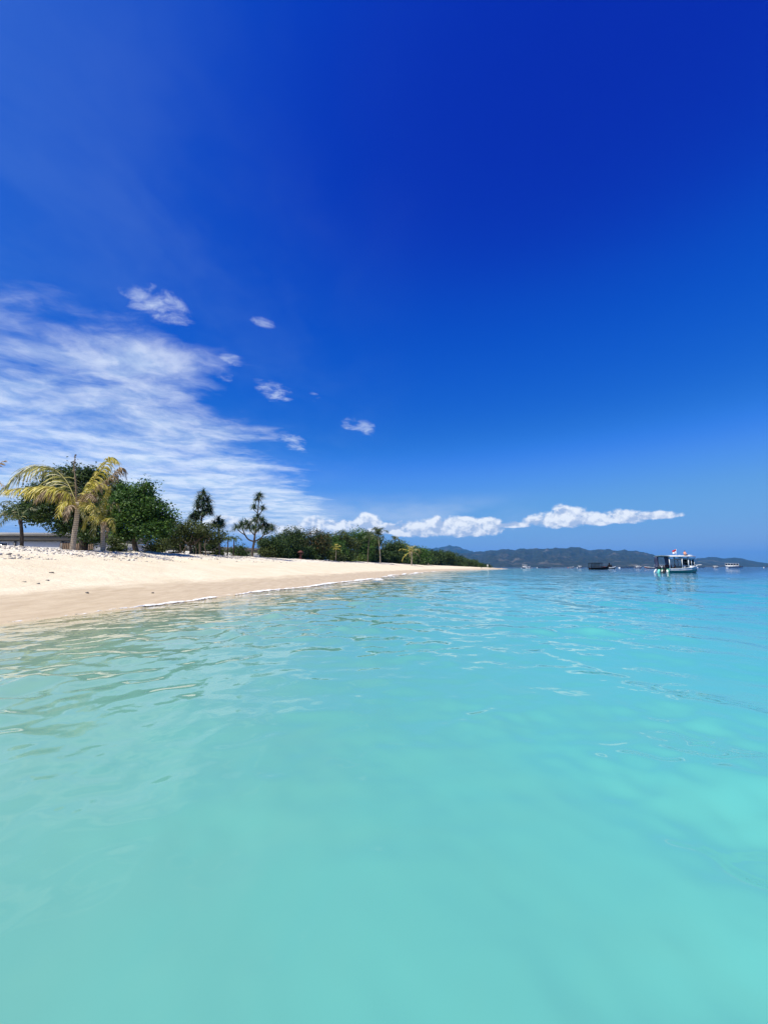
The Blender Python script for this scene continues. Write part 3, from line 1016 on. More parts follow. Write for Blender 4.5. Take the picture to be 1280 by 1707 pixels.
for bx, lab, yy, s in [(306, 'leftmost slim bare stem below the flat topped olive tree', 35.0, 3), (326, 'middle slim bare stem below the flat topped olive tree', 35.4, 5), (342, 'rightmost slim bare stem below the flat topped olive tree', 34.8, 9)]:
    x = at(bx, 930, yy)[0]
    zz = float(ground(x, yy)) - 0.05
    g = np.random.default_rng(s)
    P = np.array([[0, 0, -0.2], [0.03, 0, 0.4], [g.normal(0, 0.12), 0, 0.9], [g.normal(0, 0.2), 0, 1.5]])
    tr_ = thing('bare_tree', (x, yy, zz), lab, 'tree stem', 'slim bare stems')
    mk('trunk', *tube(spline(P, 10), np.linspace(0.055, 0.03, 10), 7), BARK, tr_, smooth=True)
    mk('branch', *tube(spline([P[2], P[2] + [0.25, 0.1, 0.3], P[2] + [0.35, 0.1, 0.7]], 6), np.linspace(0.03, 0.015, 6), 6), BARK, tr_, smooth=True)


# ------------------------------------------------------------------ pandanus
def pandanus(label, base_px, Y, stems, heads, seed, L=0.9, n=120, r0=0.12):
    x = at(base_px[0], base_px[1], Y)[0]
    z = float(ground(x, Y)) - 0.04
    o = np.array([x, Y, z])
    root = thing('pandanus_tree', o, label, 'pandanus', 'pandanus trees')
    g = np.random.default_rng(seed)
    parts = []
    for st, ra, rb in stems:
        P = [at(a, b, Y + e) - o for a, b, e in st]
        parts.append(tube(spline(P, 12), np.linspace(ra, rb, 12), 8))
    mk('trunk', *cat(parts), BARK, root, smooth=True)
    for k, (a, b, e, sc_) in enumerate(heads):
        c = at(a, b, Y + e) - o
        V, F, tn = rosette(c, int(n * sc_ ** 0.5), L * sc_, seed + k, 0.3, 0.075)
        mk('leaf_rosette', V, F, L_PAND, root, attrs={'tone': tn})


pandanus('pandanus with tall stacked leaf heads rising over the flat topped olive tree', (334, 925), 38.5,
         [([(334, 935, 0), (334, 905, 0), (335, 880, 0), (338, 855, 0), (340, 828, 0)], 0.12, 0.06),
          ([(334, 890, 0), (328, 878, -0.2), (326, 868, -0.3), (325, 858, -0.3)], 0.07, 0.05),
          ([(337, 862, 0), (345, 855, 0.2), (348, 846, 0.3)], 0.06, 0.045), ([(337, 862, 0), (331, 850, 0.2), (330, 842, 0.3)], 0.06, 0.045)],
         [(340, 824, 0, 0.95), (334, 832, -0.3, 0.9), (346, 834, 0.3, 0.9), (330, 843, 0.2, 0.9), (348, 846, 0, 0.95), (339, 842, -0.4, 0.9), (341, 853, -0.3, 0.9), (349, 855, 0.3, 0.8),
          (325, 857, -0.3, 0.95), (320, 863, 0, 0.75), (329, 864, 0.3, 0.8), (333, 858, 0.3, 0.8)], 700)
pandanus('small single headed pandanus between the stacked and the forked one', (364, 924), 40.0,
         [([(366, 936, 0), (366, 910, 0), (365, 890, 0), (364, 874, 0)], 0.09, 0.05)],
         [(364, 869, 0, 1.0), (358, 874, -0.3, 0.8), (370, 873, 0.3, 0.8), (365, 878, -0.3, 0.8)], 740)
pandanus('candelabra shaped forked pandanus with one head on a tall central stem', (421, 929), 47.0,
         [([(420, 936, 0), (421, 920, 0), (424, 902, 0), (425, 892, 0)], 0.16, 0.11),
          ([(424, 903, 0), (414, 899, -0.3), (408, 890, -0.4), (404, 880, -0.4)], 0.09, 0.06), ([(410, 893, -0.4), (400, 886, -0.2), (395, 880, 0)], 0.06, 0.045),
          ([(424, 903, 0), (434, 898, 0.3), (441, 890, 0.4), (446, 880, 0.4)], 0.09, 0.06), ([(439, 892, 0.4), (449, 888, 0.2), (454, 882, 0)], 0.06, 0.045),
          ([(425, 893, 0), (427, 875, 0), (430, 852, 0), (432, 830, 0)], 0.10, 0.05), ([(425, 893, 0), (418, 884, 0.6), (415, 874, 0.8)], 0.07, 0.045),
          ([(425, 890, 0), (436, 878, -0.6), (439, 872, -0.8)], 0.07, 0.045), ([(430, 856, 0), (424, 850, 0.2), (423, 846, 0.3)], 0.05, 0.04), ([(430, 858, 0), (437, 852, 0.2), (438, 848, 0.3)], 0.05, 0.04)],
         [(433, 826, 0, 0.95), (430, 832, 0.2, 0.8), (424, 845, 0.3, 0.75), (438, 847, 0.3, 0.75), (430, 862, 0, 0.95), (424, 868, 0.4, 0.9), (437, 868, -0.4, 0.9),
          (403, 876, -0.4, 1.0), (395, 879, 0, 0.95), (411, 872, 0.2, 1.0), (415, 878, 0.8, 0.95), (424, 880, -0.6, 0.95), (433, 880, -0.5, 0.95), (441, 876, 0.3, 1.0), (447, 878, 0.4, 1.0), (454, 880, 0, 0.95), (443, 885, -0.3, 0.8)],
         760, 1.0, 120)

# small banana-like palms left of the forked pandanus
for k, (bx, ty, Yb, lab) in enumerate([(379, 889, 44.0, 'left one of the two small fan leaved palms beside the forked pandanus'), (389, 887, 45.5, 'right one of the two small fan leaved palms beside the forked pandanus')]):
    x = at(bx, 930, Yb)[0]
    zz = float(ground(x, Yb)) - 0.04
    topz = at(bx, ty + 12, Yb)[2] - zz
    rt = thing('small_palm', (x, Yb, zz), lab, 'palm tree', 'small palms by the pandanus')
    mk('trunk', *tube([[0, 0, -0.2], [0.02, 0, topz * 0.5], [0, 0, topz]], [0.09, 0.07, 0.06], 8), BARK_D, rt, smooth=True)
    g = np.random.default_rng(900 + k)
    palm_fronds(rt, (0, 0, topz), [(j * 51 + g.uniform(-14, 14), g.uniform(20, 62), g.uniform(0.9, 1.2), g.uniform(0.7, 1.2), 0) for j in range(7)], [L_DARK], 910 + 10 * k)

# ------------------------------------------------------------------ trees along the back of the beach
G_T = 'trees along the back of the beach'
forest = [
    (458, 58, 894, 46, L_DARK, 'dark bushy tree touching the right side of the forked pandanus'),
    (482, 63, 878, 50, L_DARK, 'tallest dark rounded tree right of the forked pandanus, under the first cumulus'),
    (521, 69, 884, 52, L_RUST, 'rounded tree with a rusty orange tinge on its crown'),
    (549, 76, 892, 44, L_GREEN, 'tree just right of the rusty tinged one, behind thin yellow palm'),
    (573, 82, 886, 46, L_OLIVE, 'olive tree left of the tall broad crown, right of thin yellow palm'),
    (597, 93, 883, 48, L_GREEN, 'tall broad green tree left of the slender tall palm'),
    (620, 102, 893, 40, L_OLIVE, 'tree directly behind the slender tall palm trunk'),
    (645, 112, 906, 40, L_DARK, 'low dark tree between the slender tall palm and the wilted yellow one'),
    (668, 122, 904, 36, L_LIME, 'yellow green bushy tree behind the wilted yellow palm'),
    (694, 134, 913, 40, L_GREEN, 'tree just right of the wilted yellow palm'),
    (500, 70, 888, 36, L_OLIVE, 'olive tree squeezed between tallest dark tree and rusty tinged tree'),
    (610, 108, 887, 30, L_OLIVE, 'olive tree rising behind the tall broad green tree'),
    (535, 82, 893, 36, L_GREEN, 'green tree peeping over between rusty tinged tree and its right neighbour'),
]
for k, (px, Yt, ty, w, lm, lab) in enumerate(forest):
    x = at(px, 935, Yt)[0]
    zb = float(ground(x, Yt))
    by = HZ - (zb - CAM_H) / Yt * F_PX
    tree_px('shore_tree', px, Yt, auto_blobs(px, ty, by, w * 1.08, 40 + k, 17, 0.06), lab, lm, 8000, 0.0038 * Yt, 60 + k, r0=0.16, depth=1.3, group=G_T, clump=20, fork=0.3)

bushes = [(448, 57, 912, 26, L_OLIVE, 'olive bush at the foot of the forked pandanus, right side'), (475, 61, 916, 30, L_DARK, 'dark bush under the tallest rounded tree'),
          (515, 66, 915, 26, L_DARK, 'dark bush beside the small roofed post'), (557, 74, 920, 26, L_OLIVE, 'rounded olive bush at the foot of the thin yellow palm'),
          (595, 90, 929, 18, L_LIME, 'small pale yellow green bush left of the slender tall palm'), (578, 80, 920, 26, L_DARK, 'dark bush left of the pale yellow green one'),
          (612, 96, 922, 30, L_DARK, 'dark bush left of the slender tall palm base'), (640, 108, 922, 34, L_DARK, 'dark bush right of the slender tall palm base'),
          (664, 118, 924, 30, L_DARK, 'dark bush left of the wilted yellow palm base'), (690, 130, 925, 34, L_DARK, 'dark bush between wilted yellow palm and pale twin posts'),
          (195, 27, 897, 34, L_OLIVE, 'olive bush at the foot of the short yellow palm'), (262, 33, 899, 40, L_OLIVE, 'low olive bush right of the bright green tree'),
          (400, 50, 912, 26, L_DARK, 'dark bush left of the forked pandanus trunk'), (536, 74, 916, 30, L_DARK, 'dark bush under the green tree beside the rusty one'),
          (495, 64, 914, 24, L_DARK, 'dark bush just left of the small roofed post'),
          (296, 40, 901, 30, L_DARK, 'dark bush left of the slim bare stems'), (334, 41, 900, 30, L_DARK, 'dark bush behind the slim bare stems'),
          (358, 42, 902, 24, L_OLIVE, 'olive bush below the small single headed pandanus')]
for k, (px, Yt, ty, w, lm, lab) in enumerate(bushes):
    x = at(px, 935, Yt)[0]
    by = HZ - (float(ground(x, Yt)) - CAM_H) / Yt * F_PX
    tree_px('bush', px, Yt, auto_blobs(px, ty, by + 1, w, 140 + k, 6, 0.02), lab, lm, 2000, 0.0045 * Yt, 160 + k, r0=0.05, depth=1.0, group='bushes along the back of the beach', category='bush', clump=18, fork=0.2)

# the wood that tapers away towards the point: reads as one mass
g = np.random.default_rng(77)
bl = []
sky_y = hermite([690, 710, 740, 760, 780, 800, 818], [912, 913, 915, 920, 927, 935, 941])
for k in range(190):
    px = g.uniform(690, 816)
    Yd = np.interp(px, [690, 816], [138, 214]) + g.uniform(0, 1) ** 1.5 * 26
    x = at(px, 935, Yd)[0]
    zb = float(ground(x, Yd))
    zt = at(px, float(sky_y(px)) + g.uniform(0, 6), Yd)[2]
    r = g.uniform(1.0, 2.2) * np.interp(px, [690, 780, 816], [1, 0.8, 0.4])
    zc_ = zb + (zt - r - zb) * (1 - g.uniform(0, 1) ** 1.6)
    bl.append([x, Yd, max(zc_, zb + 0.3), r, r, r * 0.85])
V, F, tn = leaves(bl, 60000, 0.42, 78, 0.6, 18)
wood = mk('distant_wood', V, F, L_DARK, attrs={'tone': tn})
tag(wood, 'dark green wood tapering down to the sandy point', 'wood', kind='stuff')


# ------------------------------------------------------------------ far palms
def far_palm(px, Yp, basey, topy, label, mats, specs, lean=0.0, r=0.14, seed=0, bark=BARK_P, crown_h=0.75):
    x = at(px, basey, Yp)[0]
    zb = float(ground(x, Yp)) - 0.04
    zt = at(px, topy, Yp)[2] - zb
    rt = thing('coconut_palm', (x, Yp, zb), label, 'palm tree', 'coconut palms')
    th = zt * crown_h
    mk('trunk', *tube(spline([[0, 0, -0.3], [0, 0, 0.05], [lean * 0.3, 0, th * 0.5], [lean, 0, th]], 14), np.linspace(r * 1.25, r * 0.75, 14), 9), bark, rt, smooth=True)
    palm_fronds(rt, (lean, 0, th), specs, mats, seed)


def ring(n, seed, L, e0=-15, e1=60, nm=1, sag=0.9):
    g = np.random.default_rng(seed)
    return [(j * 360 / n + g.uniform(-18, 18), g.uniform(e0, e1), L * g.uniform(0.8, 1.15), sag * g.uniform(0.6, 1.3), int(g.integers(0, nm))) for j in range(n)]


far_palm(634, 94, 939, 878, 'slender tall palm with pale trunk in front of the woods', [L_PALM], ring(11, 1, 3.3, 20, 85, 1, 0.6) + ring(5, 2, 2.4, -30, 10), -0.5, 0.10, 1100)
far_palm(658, 118, 940, 888, 'shorter palm with dark trunk just right of the slender tall palm', [L_PALM, L_MIX], ring(11, 3, 2.6, 0, 80, 2), 0.0, 0.15, 1120, BARK_D)
far_palm(686, 110, 941, 903, 'wilted yellow palm with short white trunk near the pale twin posts', [L_YEL, L_BRN, L_MIX], [(175, 28, 4.0, 0.35, 0), (95, 60, 3.2, 0.6, 1), (10, 45, 3.0, 1.0, 2), (25, 42, 3.6, 0.9, 2), (200, -10, 3.0, 1.0, 0), (250, 20, 2.6, 1.2, 1), (330, 0, 2.6, 1.3, 1), (130, 66, 3.4, 0.4, 0), (60, 75, 3.0, 0.3, 2)], 0.1, 0.16, 1140, BARK_P, 0.55)
far_palm(560, 72, 927, 897, 'thin young yellow palm in front of the dark trees', [L_YEL], [(170, 50, 1.6, 0.7, 0), (20, 62, 1.5, 0.5, 0), (95, 84, 1.5, 0.2, 0), (250, 35, 1.3, 0.9, 0), (330, 25, 1.2, 1.0, 0)], 0.0, 0.05, 1160, BARK_P, 0.5)
far_palm(613, 88, 937, 886, 'dark crowned palm half hidden by the tall broad green tree', [L_PALM], ring(10, 6, 2.2, 0, 75, 1), 0.3, 0.12, 1180, BARK, 0.8)

# bare leaning branch right of that palm
x0 = at(606, 936, 97)[0]
rt = thing('bare_tree', (x0, 97, float(ground(x0, 97)) - 0.05), 'bare leaning grey tree in front of the tall broad green tree', 'tree')
mk('trunk', *tube(spline([[0, 0, -0.3], [0.1, 0, 1.0], [0.9, 0, 2.0], [2.0, 0, 3.4]], 12), np.linspace(0.16, 0.07, 12), 7), BARK_P, rt, smooth=True)
mk('branch', *tube(spline([[0.9, 0, 2.0], [1.0, 0, 2.9], [1.6, 0, 3.9]], 7), np.linspace(0.08, 0.03, 7), 6), BARK_P, rt, smooth=True)

# ------------------------------------------------------------------ bungalows
ROOFM = plain('roof_grey', (0.22, 0.22, 0.22), 0.75, 0.2, 0.6)
FASC = plain('fascia_dark', (0.085, 0.088, 0.092), 0.6, 0.15, 1.0)
WALLM = plain('wall_pale', (0.56, 0.56, 0.55), 0.85, 0.12, 0.7, bump=0.1)
WOODM = plain('wood_brown', (0.13, 0.085, 0.055), 0.8, 0.4, 3, bump=0.3, stretch=(1, 1, 0.2))
GLASSM = plain('dark_glass', (0.02, 0.025, 0.03), 0.08, 0.2, 1, 0.6)
FRAMEM = plain('frame_white', (0.7, 0.7, 0.68), 0.6, 0.1, 2)


def bungalow(label, A, B, depth_, eave, roof_t, slat_at, wins):
    """flat roofed bungalow whose front runs from A to B (ground points)"""
    A, B = np.asarray(A, float), np.asarray(B, float)
    L = np.linalg.norm(B - A)
    rz = math.atan2(B[1] - A[1], B[0] - A[0])
    zb = min(float(ground(*A)), float(ground(*B))) - 0.2
    root = thing('bungalow', ((A[0] + B[0]) / 2, (A[1] + B[1]) / 2, zb), label, 'bungalow', 'flat roofed bungalows', rz)
    h = eave - zb
    mk('wall', *box((0, depth_ / 2, h / 2 - 0.15), (L - 1.0, depth_, h - 0.3)), WALLM, root)
    fas = mk('fascia', *box((0, depth_ / 2, h), (L, depth_ + 0.5, 0.44)), FASC, root)
    mk('roof', *cat([box((0, depth_ / 2, h + 0.225 + roof_t / 2), (L + 0.3, depth_ + 0.9, roof_t)), box((0, depth_ / 2, h + 0.25 + roof_t), (L - 2, depth_ - 1, 0.12))]), ROOFM, root)
    for (u, w) in slat_at:
        sp = mk('timber_screen', *cat([box((u * L - L / 2 + q * 0.17, -0.12, (h - 0.4) / 2), (0.11, 0.08, h - 0.4)) for q in range(int(w / 0.17))]), WOODM, root)
        tag(sp, kind='stuff')
    for (u, w) in wins:
        wf = mk('window', *box((u * L - L / 2, -0.03, h * 0.5), (w, 0.1, h * 0.6)), FRAMEM, root)
        mk('pane', *box((u * L - L / 2, -0.085, h * 0.5), (w - 0.16, 0.03, h * 0.6 - 0.16)), GLASSM, wf)
    for u in (0.02, 0.25, 0.5, 0.75, 0.98):
        mk('post', *box((u * (L - 0.4) - L / 2 + 0.2, -0.10, h / 2 - 0.16), (0.14, 0.14, h - 0.32)), FASC, root)
    return root


bungalow('long grey flat roofed bungalow behind the palms at far left', at(-140, 930, 40)[:2], at(184, 930, 41)[:2], 7, at(60, 900, 40)[2] + 0.2, 0.3, [(0.74, 3.4)], [(0.2, 2.2), (0.42, 1.6)])
bungalow('grey flat roofed bungalow half hidden behind the pandanus trees', at(252, 930, 60)[:2], at(466, 930, 76)[:2], 7, 3.75, 0.25, [(0.62, 1.6), (0.3, 2.4)], [(0.15, 2.0), (0.45, 2.4), (0.85, 2.0)])

# ------------------------------------------------------------------ rubble, stones and small things on the sand
def stones(n, seed, place, smin, smax):
    g = np.random.default_rng(seed)
    P = place(g, n)
    base = np.array([[x, y, z] for x in (-1, 1) for y in (-1, 1) for z in (-1, 1)], float)
    Fb = box((0, 0, 0), (1, 1, 1))[1]
    S = smin * (smax / smin) ** (g.random((n, 1, 1)) ** 2.4)
    V = base[None] * g.uniform(0.25, 0.62, (n, 8, 3)) * np.stack([g.uniform(0.6, 1.5, n), g.uniform(0.6, 1.2, n), g.uniform(0.35, 0.9, n)], -1)[:, None, :]
    a = g.uniform(0, 6.28, n)
    cs, sn = np.cos(a)[:, None], np.sin(a)[:, None]
    V = np.stack([V[..., 0] * cs - V[..., 1] * sn, V[..., 0] * sn + V[..., 1] * cs, V[..., 2]], -1) * S
    V = V + P[:, None, :] + np.array([0, 0, 0.02]) * S
    F = (Fb[None] + (np.arange(n) * 8)[:, None, None]).reshape(-1, 4)
    tone = np.repeat(np.clip(g.beta(2.6, 0.85, n), 0, 1), 8)
    return V.reshape(-1, 3), F, tone


def rub_place(g, n):
    y = 14 * (95 / 14) ** g.random(n * 3)
    t = np.clip(g.normal(0.90, 0.13, n * 3), 0.58, 1.2)
    keep = g.random(n * 3) < np.clip(0.32 + 2.6 * fbm(y * 0.45, t * 11, 3), 0.04, 1)
    y, t = y[keep], t[keep]
    y, t = np.resize(y, n), np.resize(t, n)
    t = t + g.normal(0, 0.004, n)
    x = XS(y) + t * (XB(y) - XS(y))
    return np.stack([x, y, ground(x, y)], -1)


RUBM = leafmat('coral_rubble', [(0, (0.06, 0.055, 0.05)), (0.35, (0.20, 0.18, 0.155)), (0.7, (0.52, 0.465, 0.38)), (1, (0.74, 0.68, 0.57))], 0.0, 0.9)
V, F, tn = stones(26000, 5, rub_place, 0.025, 0.15)
rub = mk('coral_rubble', V, F, RUBM, attrs={'tone': tn})
tag(rub, 'band of bleached and grey coral rubble along the top of the beach', 'coral rubble', kind='stuff')
spots = [(146, 989, 0.09, 'small dark stone on the wet sand, left of the other one'), (255, 989, 0.09, 'small dark stone on the wet sand, nearest the foam'), (86, 955, 0.14, 'flat dark twig lump on the dry sand below the palms'),
         (80, 968, 0.10, 'small grey pebble on dry sand above the wet line at left'), (41, 970, 0.10, 'leftmost grey pebble on the dry sand'), (64, 973, 0.09, 'pale pebble between two grey pebbles on the dry sand')]
def hit_ground(px, py):
    d = ray(px, py)
    d = d / d[1]
    for Y_ in np.linspace(6, 60, 4000):
        if float(ground(d[0] * Y_, Y_, False)) >= CAM_H + d[2] * Y_:
            return d[0] * Y_, Y_
    return d[0] * 12, 12


for k, (px, py, s, lab) in enumerate(spots):
    xx, yy = hit_ground(px, py)
    V, F, tn = stones(1, 300 + k, lambda g, n: np.zeros((1, 3)), s * 0.9, s * 0.91)
    o = mk('beach_stone', V, F, RUBM, attrs={'tone': np.full(8, 0.12 if k < 3 else 0.4)})
    o.location = (xx, yy, float(ground(xx, yy)))
    tag(o, lab, 'stone', 'stones on the sand')

# pale twin posts and a small roofed post
for px, lab in ((709, 'left post of the pale twin posts before the woods'), (714, 'right post of the pale twin posts before the woods')):
    x = at(px, 941, 143)[0]
    zb = float(ground(x, 143)) - 0.1
    rt = thing('wooden_post', (x, 143, zb), lab, 'post', 'pale twin posts')
    hh = at(px, 927.5, 143)[2] - zb
    mk('shaft', *tube([[0, 0, -0.2], [0, 0, hh * 0.5], [0, 0, hh]], [0.17, 0.15, 0.14], 8), BARK_P, rt)
    mk('cap', *box((0, 0, hh + 0.05), (0.34, 0.34, 0.1)), BARK_P, rt)
x = at(501, 930, 62)[0]
zb = float(ground(x, 62)) - 0.05
REDW = plain('red_wood', (0.13, 0.045, 0.035), 0.7, 0.3, 4)
rt = thing('roofed_post', (x, 62, zb), 'small reddish brown roofed post in front of the dark trees', 'shrine')
mk('pillar', *cat([box((0, 0, 0.5), (0.3, 0.3, 1.0)), box((0, 0, 0.08), (0.5, 0.5, 0.16))]), REDW, rt)
mk('shelf', *box((0, 0, 0.78), (0.62, 0.5, 0.08)), REDW, rt)
Vr = np.array([[-.5, -.42, 1.0], [.5, -.42, 1.0], [.5, .42, 1.0], [-.5, .42, 1.0], [-.15, -.1, 1.32], [.15, -.1, 1.32], [.15, .1, 1.32], [-.15, .1, 1.32]])
mk('roof', Vr, [[3, 2, 1, 0], [0, 1, 5, 4], [1, 2, 6, 5], [2, 3, 7, 6], [3, 0, 4, 7], [4, 5, 6, 7]], REDW, rt)


# ------------------------------------------------------------------ people
def person_mat(name, skin, hair, top, low, z_low, z_neck, z_hair):
    m, t, out = newmat(name)
    x, y, z = t.sep(t.new('ShaderNodeTexCoord').outputs['Object'])
    c = t.mix(t.m('GREATER_THAN', z, z_low), low, top)
    c = t.mix(t.m('GREATER_THAN', z, z_neck), c, skin)
    c = t.mix(t.m('GREATER_THAN', z, z_hair), c, hair)
    p = principled(t, c, 0.7, 0.3)
    t.l.new(p.outputs[0], out.inputs[0])
    return m


def person(label, loc, rz, joints, edges, mat, group=None):
    """one continuous skinned body; joints: name -> (x, y, z, radius)"""
    names = list(joints)
    me = bpy.data.meshes.new('person')
    bm = bmesh.new()
    ly = bm.verts.layers.skin.verify()
    vs = {}
    for n_ in names:
        x_, y_, z_, r_ = joints[n_]
        v = bm.verts.new((x_, y_, z_))
        v[ly].radius = (r_, r_)
        v[ly].use_root = (n_ == 'pelvis')
        vs[n_] = v
    for a, b in edges:
        bm.edges.new((vs[a], vs[b]))
    bm.to_mesh(me)
    bm.free()
    me.materials.append(mat)
    o = bpy.data.objects.new('person', me)
    C.objects.link(o)
    o.location = tuple(loc)
    o.rotation_euler = (0, 0, rz)
    o.modifiers.new('skin', 'SKIN').use_smooth_shade = True
    o.modifiers.new('sub', 'SUBSURF').levels = 1
    o.modifiers['sub'].render_levels = 2
    return tag(o, label, 'person', group)


EDG = [('pelvis', 'waist'), ('waist', 'chest'), ('chest', 'neck'), ('neck', 'chin'), ('chin', 'head'), ('head', 'crown')] + \
      [(a + s, b + s) for s in 'lr' for a, b in (('sh', 'el'), ('el', 'wr'), ('wr', 'hd'), ('hip', 'kn'), ('kn', 'an'), ('an', 'toe'))] + \
      [('chest', 'shl'), ('chest', 'shr'), ('pelvis', 'hipl'), ('pelvis', 'hipr')]


def standing(k=1.0, arm=0.12, step=0.12):
    J = dict(pelvis=(0, 0, .95, .13), waist=(0, 0, 1.1, .12), chest=(0, 0, 1.35, .15), neck=(0, 0, 1.48, .06), chin=(.02, 0, 1.55, .075), head=(.01, 0, 1.64, .10), crown=(0, 0, 1.72, .075))
    for s, q in (('l', 1), ('r', -1)):
        J.update({'sh' + s: (0, q * .18, 1.40, .065), 'el' + s: (-.02, q * (.22 + arm * .5), 1.13, .047), 'wr' + s: (.08, q * (.24 + arm * .6), .90, .035), 'hd' + s: (.12, q * (.24 + arm * .6), .82, .04),
                  'hip' + s: (0, q * .10, .88, .095), 'kn' + s: (q * step * .6 + .02, q * .11, .48, .065), 'an' + s: (q * step, q * .11, .08, .045), 'toe' + s: (q * step + .14, q * .11, .035, .035)})
    return {n_: tuple(c * k for c in v) for n_, v in J.items()}


def sitting(k=1.0):
    J = dict(pelvis=(0, 0, .12, .14), waist=(-.02, 0, .27, .125), chest=(0, 0, .50, .15), neck=(.02, 0, .64, .06), chin=(.04, 0, .70, .075), head=(.03, 0, .79, .10), crown=(.02, 0, .87, .075))
    for s, q in (('l', 1), ('r', -1)):
        J.update({'sh' + s: (0, q * .18, .55, .065), 'el' + s: (.06, q * .25, .30, .047), 'wr' + s: (.26, q * .18, .24, .036), 'hd' + s: (.34, q * .15, .24, .04),
                  'hip' + s: (.06, q * .10, .11, .10), 'kn' + s: (.44, q * .14, .16, .07), 'an' + s: (.50, q * .14, -.24, .045), 'toe' + s: (.64, q * .14, -.29, .035)})
    return {n_: tuple(c * k for c in v) for n_, v in J.items()}


PM_W = person_mat('clothes_white', (0.30, 0.17, 0.11), (0.02, 0.015, 0.012), (0.75, 0.73, 0.70), (0.6, 0.58, 0.55), 0.95, 1.49, 1.66)
PM_D = person_mat('clothes_dark', (0.25, 0.14, 0.09), (0.02, 0.015, 0.012), (0.03, 0.03, 0.04), (0.02, 0.02, 0.03), 0.95, 1.49, 1.66)
for px, Yq, m_, lab, rz, kk in ((812.5, 204, PM_W, 'person dressed in white standing on the sandy point', 1.0, 1.0), (816.8, 203, PM_D, 'person in dark clothes beside the one in white on the sandy point', 2.5, 0.98)):
    x = at(px, 945, Yq)[0]
    person(lab, (x, Yq, float(ground(x, Yq)) - 0.01), rz, standing(kk), EDG, m_, 'people on the sandy point')

# ------------------------------------------------------------------ boats
WHITE = plain('boat_white', (0.72, 0.74, 0.72), 0.45, 0.15, 1.5)
MINT = plain('boat_mint', (0.06, 0.30, 0.23), 0.5, 0.25, 1.2)
TEAL = plain('boat_turquoise', (0.14, 0.56, 0.48), 0.45, 0.2, 2.0)
UNDER = plain('boat_green_ceiling', (0.16, 0.30, 0.22), 0.6, 0.2, 1.5)
BLACK = plain('boat_black', (0.015, 0.016, 0.02), 0.5, 0.3, 3.0)
DKWOOD = plain('boat_dark_wood', (0.012, 0.007, 0.006), 0.8, 0.4, 2.0, 0.1)
REDP = plain('boat_red', (0.28, 0.045, 0.035), 0.55, 0.25, 1.5)
NAVY = plain('boat_navy', (0.03, 0.04, 0.09), 0.6, 0.25, 2.0)
DECK = plain('boat_deck', (0.32, 0.27, 0.2), 0.7, 0.2, 2.0)


def loft(secs, inner=0.06, floor=None):
    """open hull from sections (x, half beam, keel z, sheer z); returns lower shell, and the top strake"""
    prof = np.array([[1.0, 1.0], [1.0, 0.86], [0.99, 0.70], [0.86, 0.30], [0.55, 0.08], [0.0, 0.0]])
    full = np.concatenate([prof, prof[-2::-1] * np.array([-1, 1])])
    n = len(full)
    V = []
    for x_, hb, kz, sz in secs:
        V.append(np.stack([np.full(n, x_), full[:, 0] * hb, kz + full[:, 1] * (sz - kz)], -1))
    V = np.array(V)
    k = len(secs)
    i = np.arange(k - 1)[:, None] * n
    j = np.arange(n - 1)[None, :]
    F = np.stack([i + j, i + j + 1, i + n + j + 1, i + n + j], -1)
    strake = np.concatenate([F[:, :2], F[:, -2:]], 1).reshape(-1, 4)
    shell = F[:, 2:-2].reshape(-1, 4)
    tr = []
    for e in (0, k - 1):
        for q in range(n // 2):
            a, b, c, d = e * n + q, e * n + q + 1, e * n + n - 2 - q, e * n + n - 1 - q
            if b == c:
                tr.append([a, b, d, d][:3] + [d])
            else:
                tr.append([a, b, c, d])
    tr = [f if len(set(f)) == 4 else f for f in tr]
    V = V.reshape(-1, 3)
    return V, shell, strake, np.array([f for f in tr if len(set(f)) == 4])


def sub(V, F):
    u, inv = np.unique(F, return_inverse=True)
    return V[u], inv.reshape(F.shape)


def gunwale(secs, off, w, h, fn=0):
    """rail that follows the sheer line on both sides"""
    parts = []
    for s in (-1, 1):
        P = spline([[x_, s * (hb + off), sz + fn] for x_, hb, kz, sz in secs], 30)
        parts.append(tube(P, w, 6))
    return cat(parts)


# --- passenger boat with canopy and flag
bp = at(1124, 954.5, 69)
boat = thing('canopy_boat', (bp[0] + 0.85, 69, 0), 'white and green canopy boat with a red and white flag on its roof', 'boat', rz=R(16))
secs = [(-3.5, 1.10, -0.25, 0.72), (-2.2, 1.25, -0.32, 0.72), (-0.6, 1.32, -0.36, 0.78), (1.0, 1.25, -0.34, 0.88), (2.2, 0.98, -0.28, 0.98), (3.1, 0.58, -0.12, 1.10), (3.8, 0.12, 0.25, 1.26)]
V, sh, stv, trn = loft(secs)
mk('hull', *sub(V, np.concatenate([sh, trn])), MINT, boat, smooth=False)
mk('strake', *cat([sub(V * np.array([1, 1.012, 1]), stv), gunwale(secs, 0.0, 0.055, 0.1)]), WHITE, boat)
mk('deck', *cat([box((-0.6, 0, 0.22), (5.4, 2.1, 0.06)), box((2.5, 0, 0.86), (1.5, 1.0, 0.05))]), DECK, boat)
mk('transom', *box((-3.53, 0, 0.22), (0.07, 1.7, 0.6)), WHITE, boat)
mk('bow_platform', *cat([box((4.05, 0, 1.30), (1.5, 0.34, 0.07)), box((4.6, 0, 1.35), (0.12, 0.7, 0.08))]), WHITE, boat)
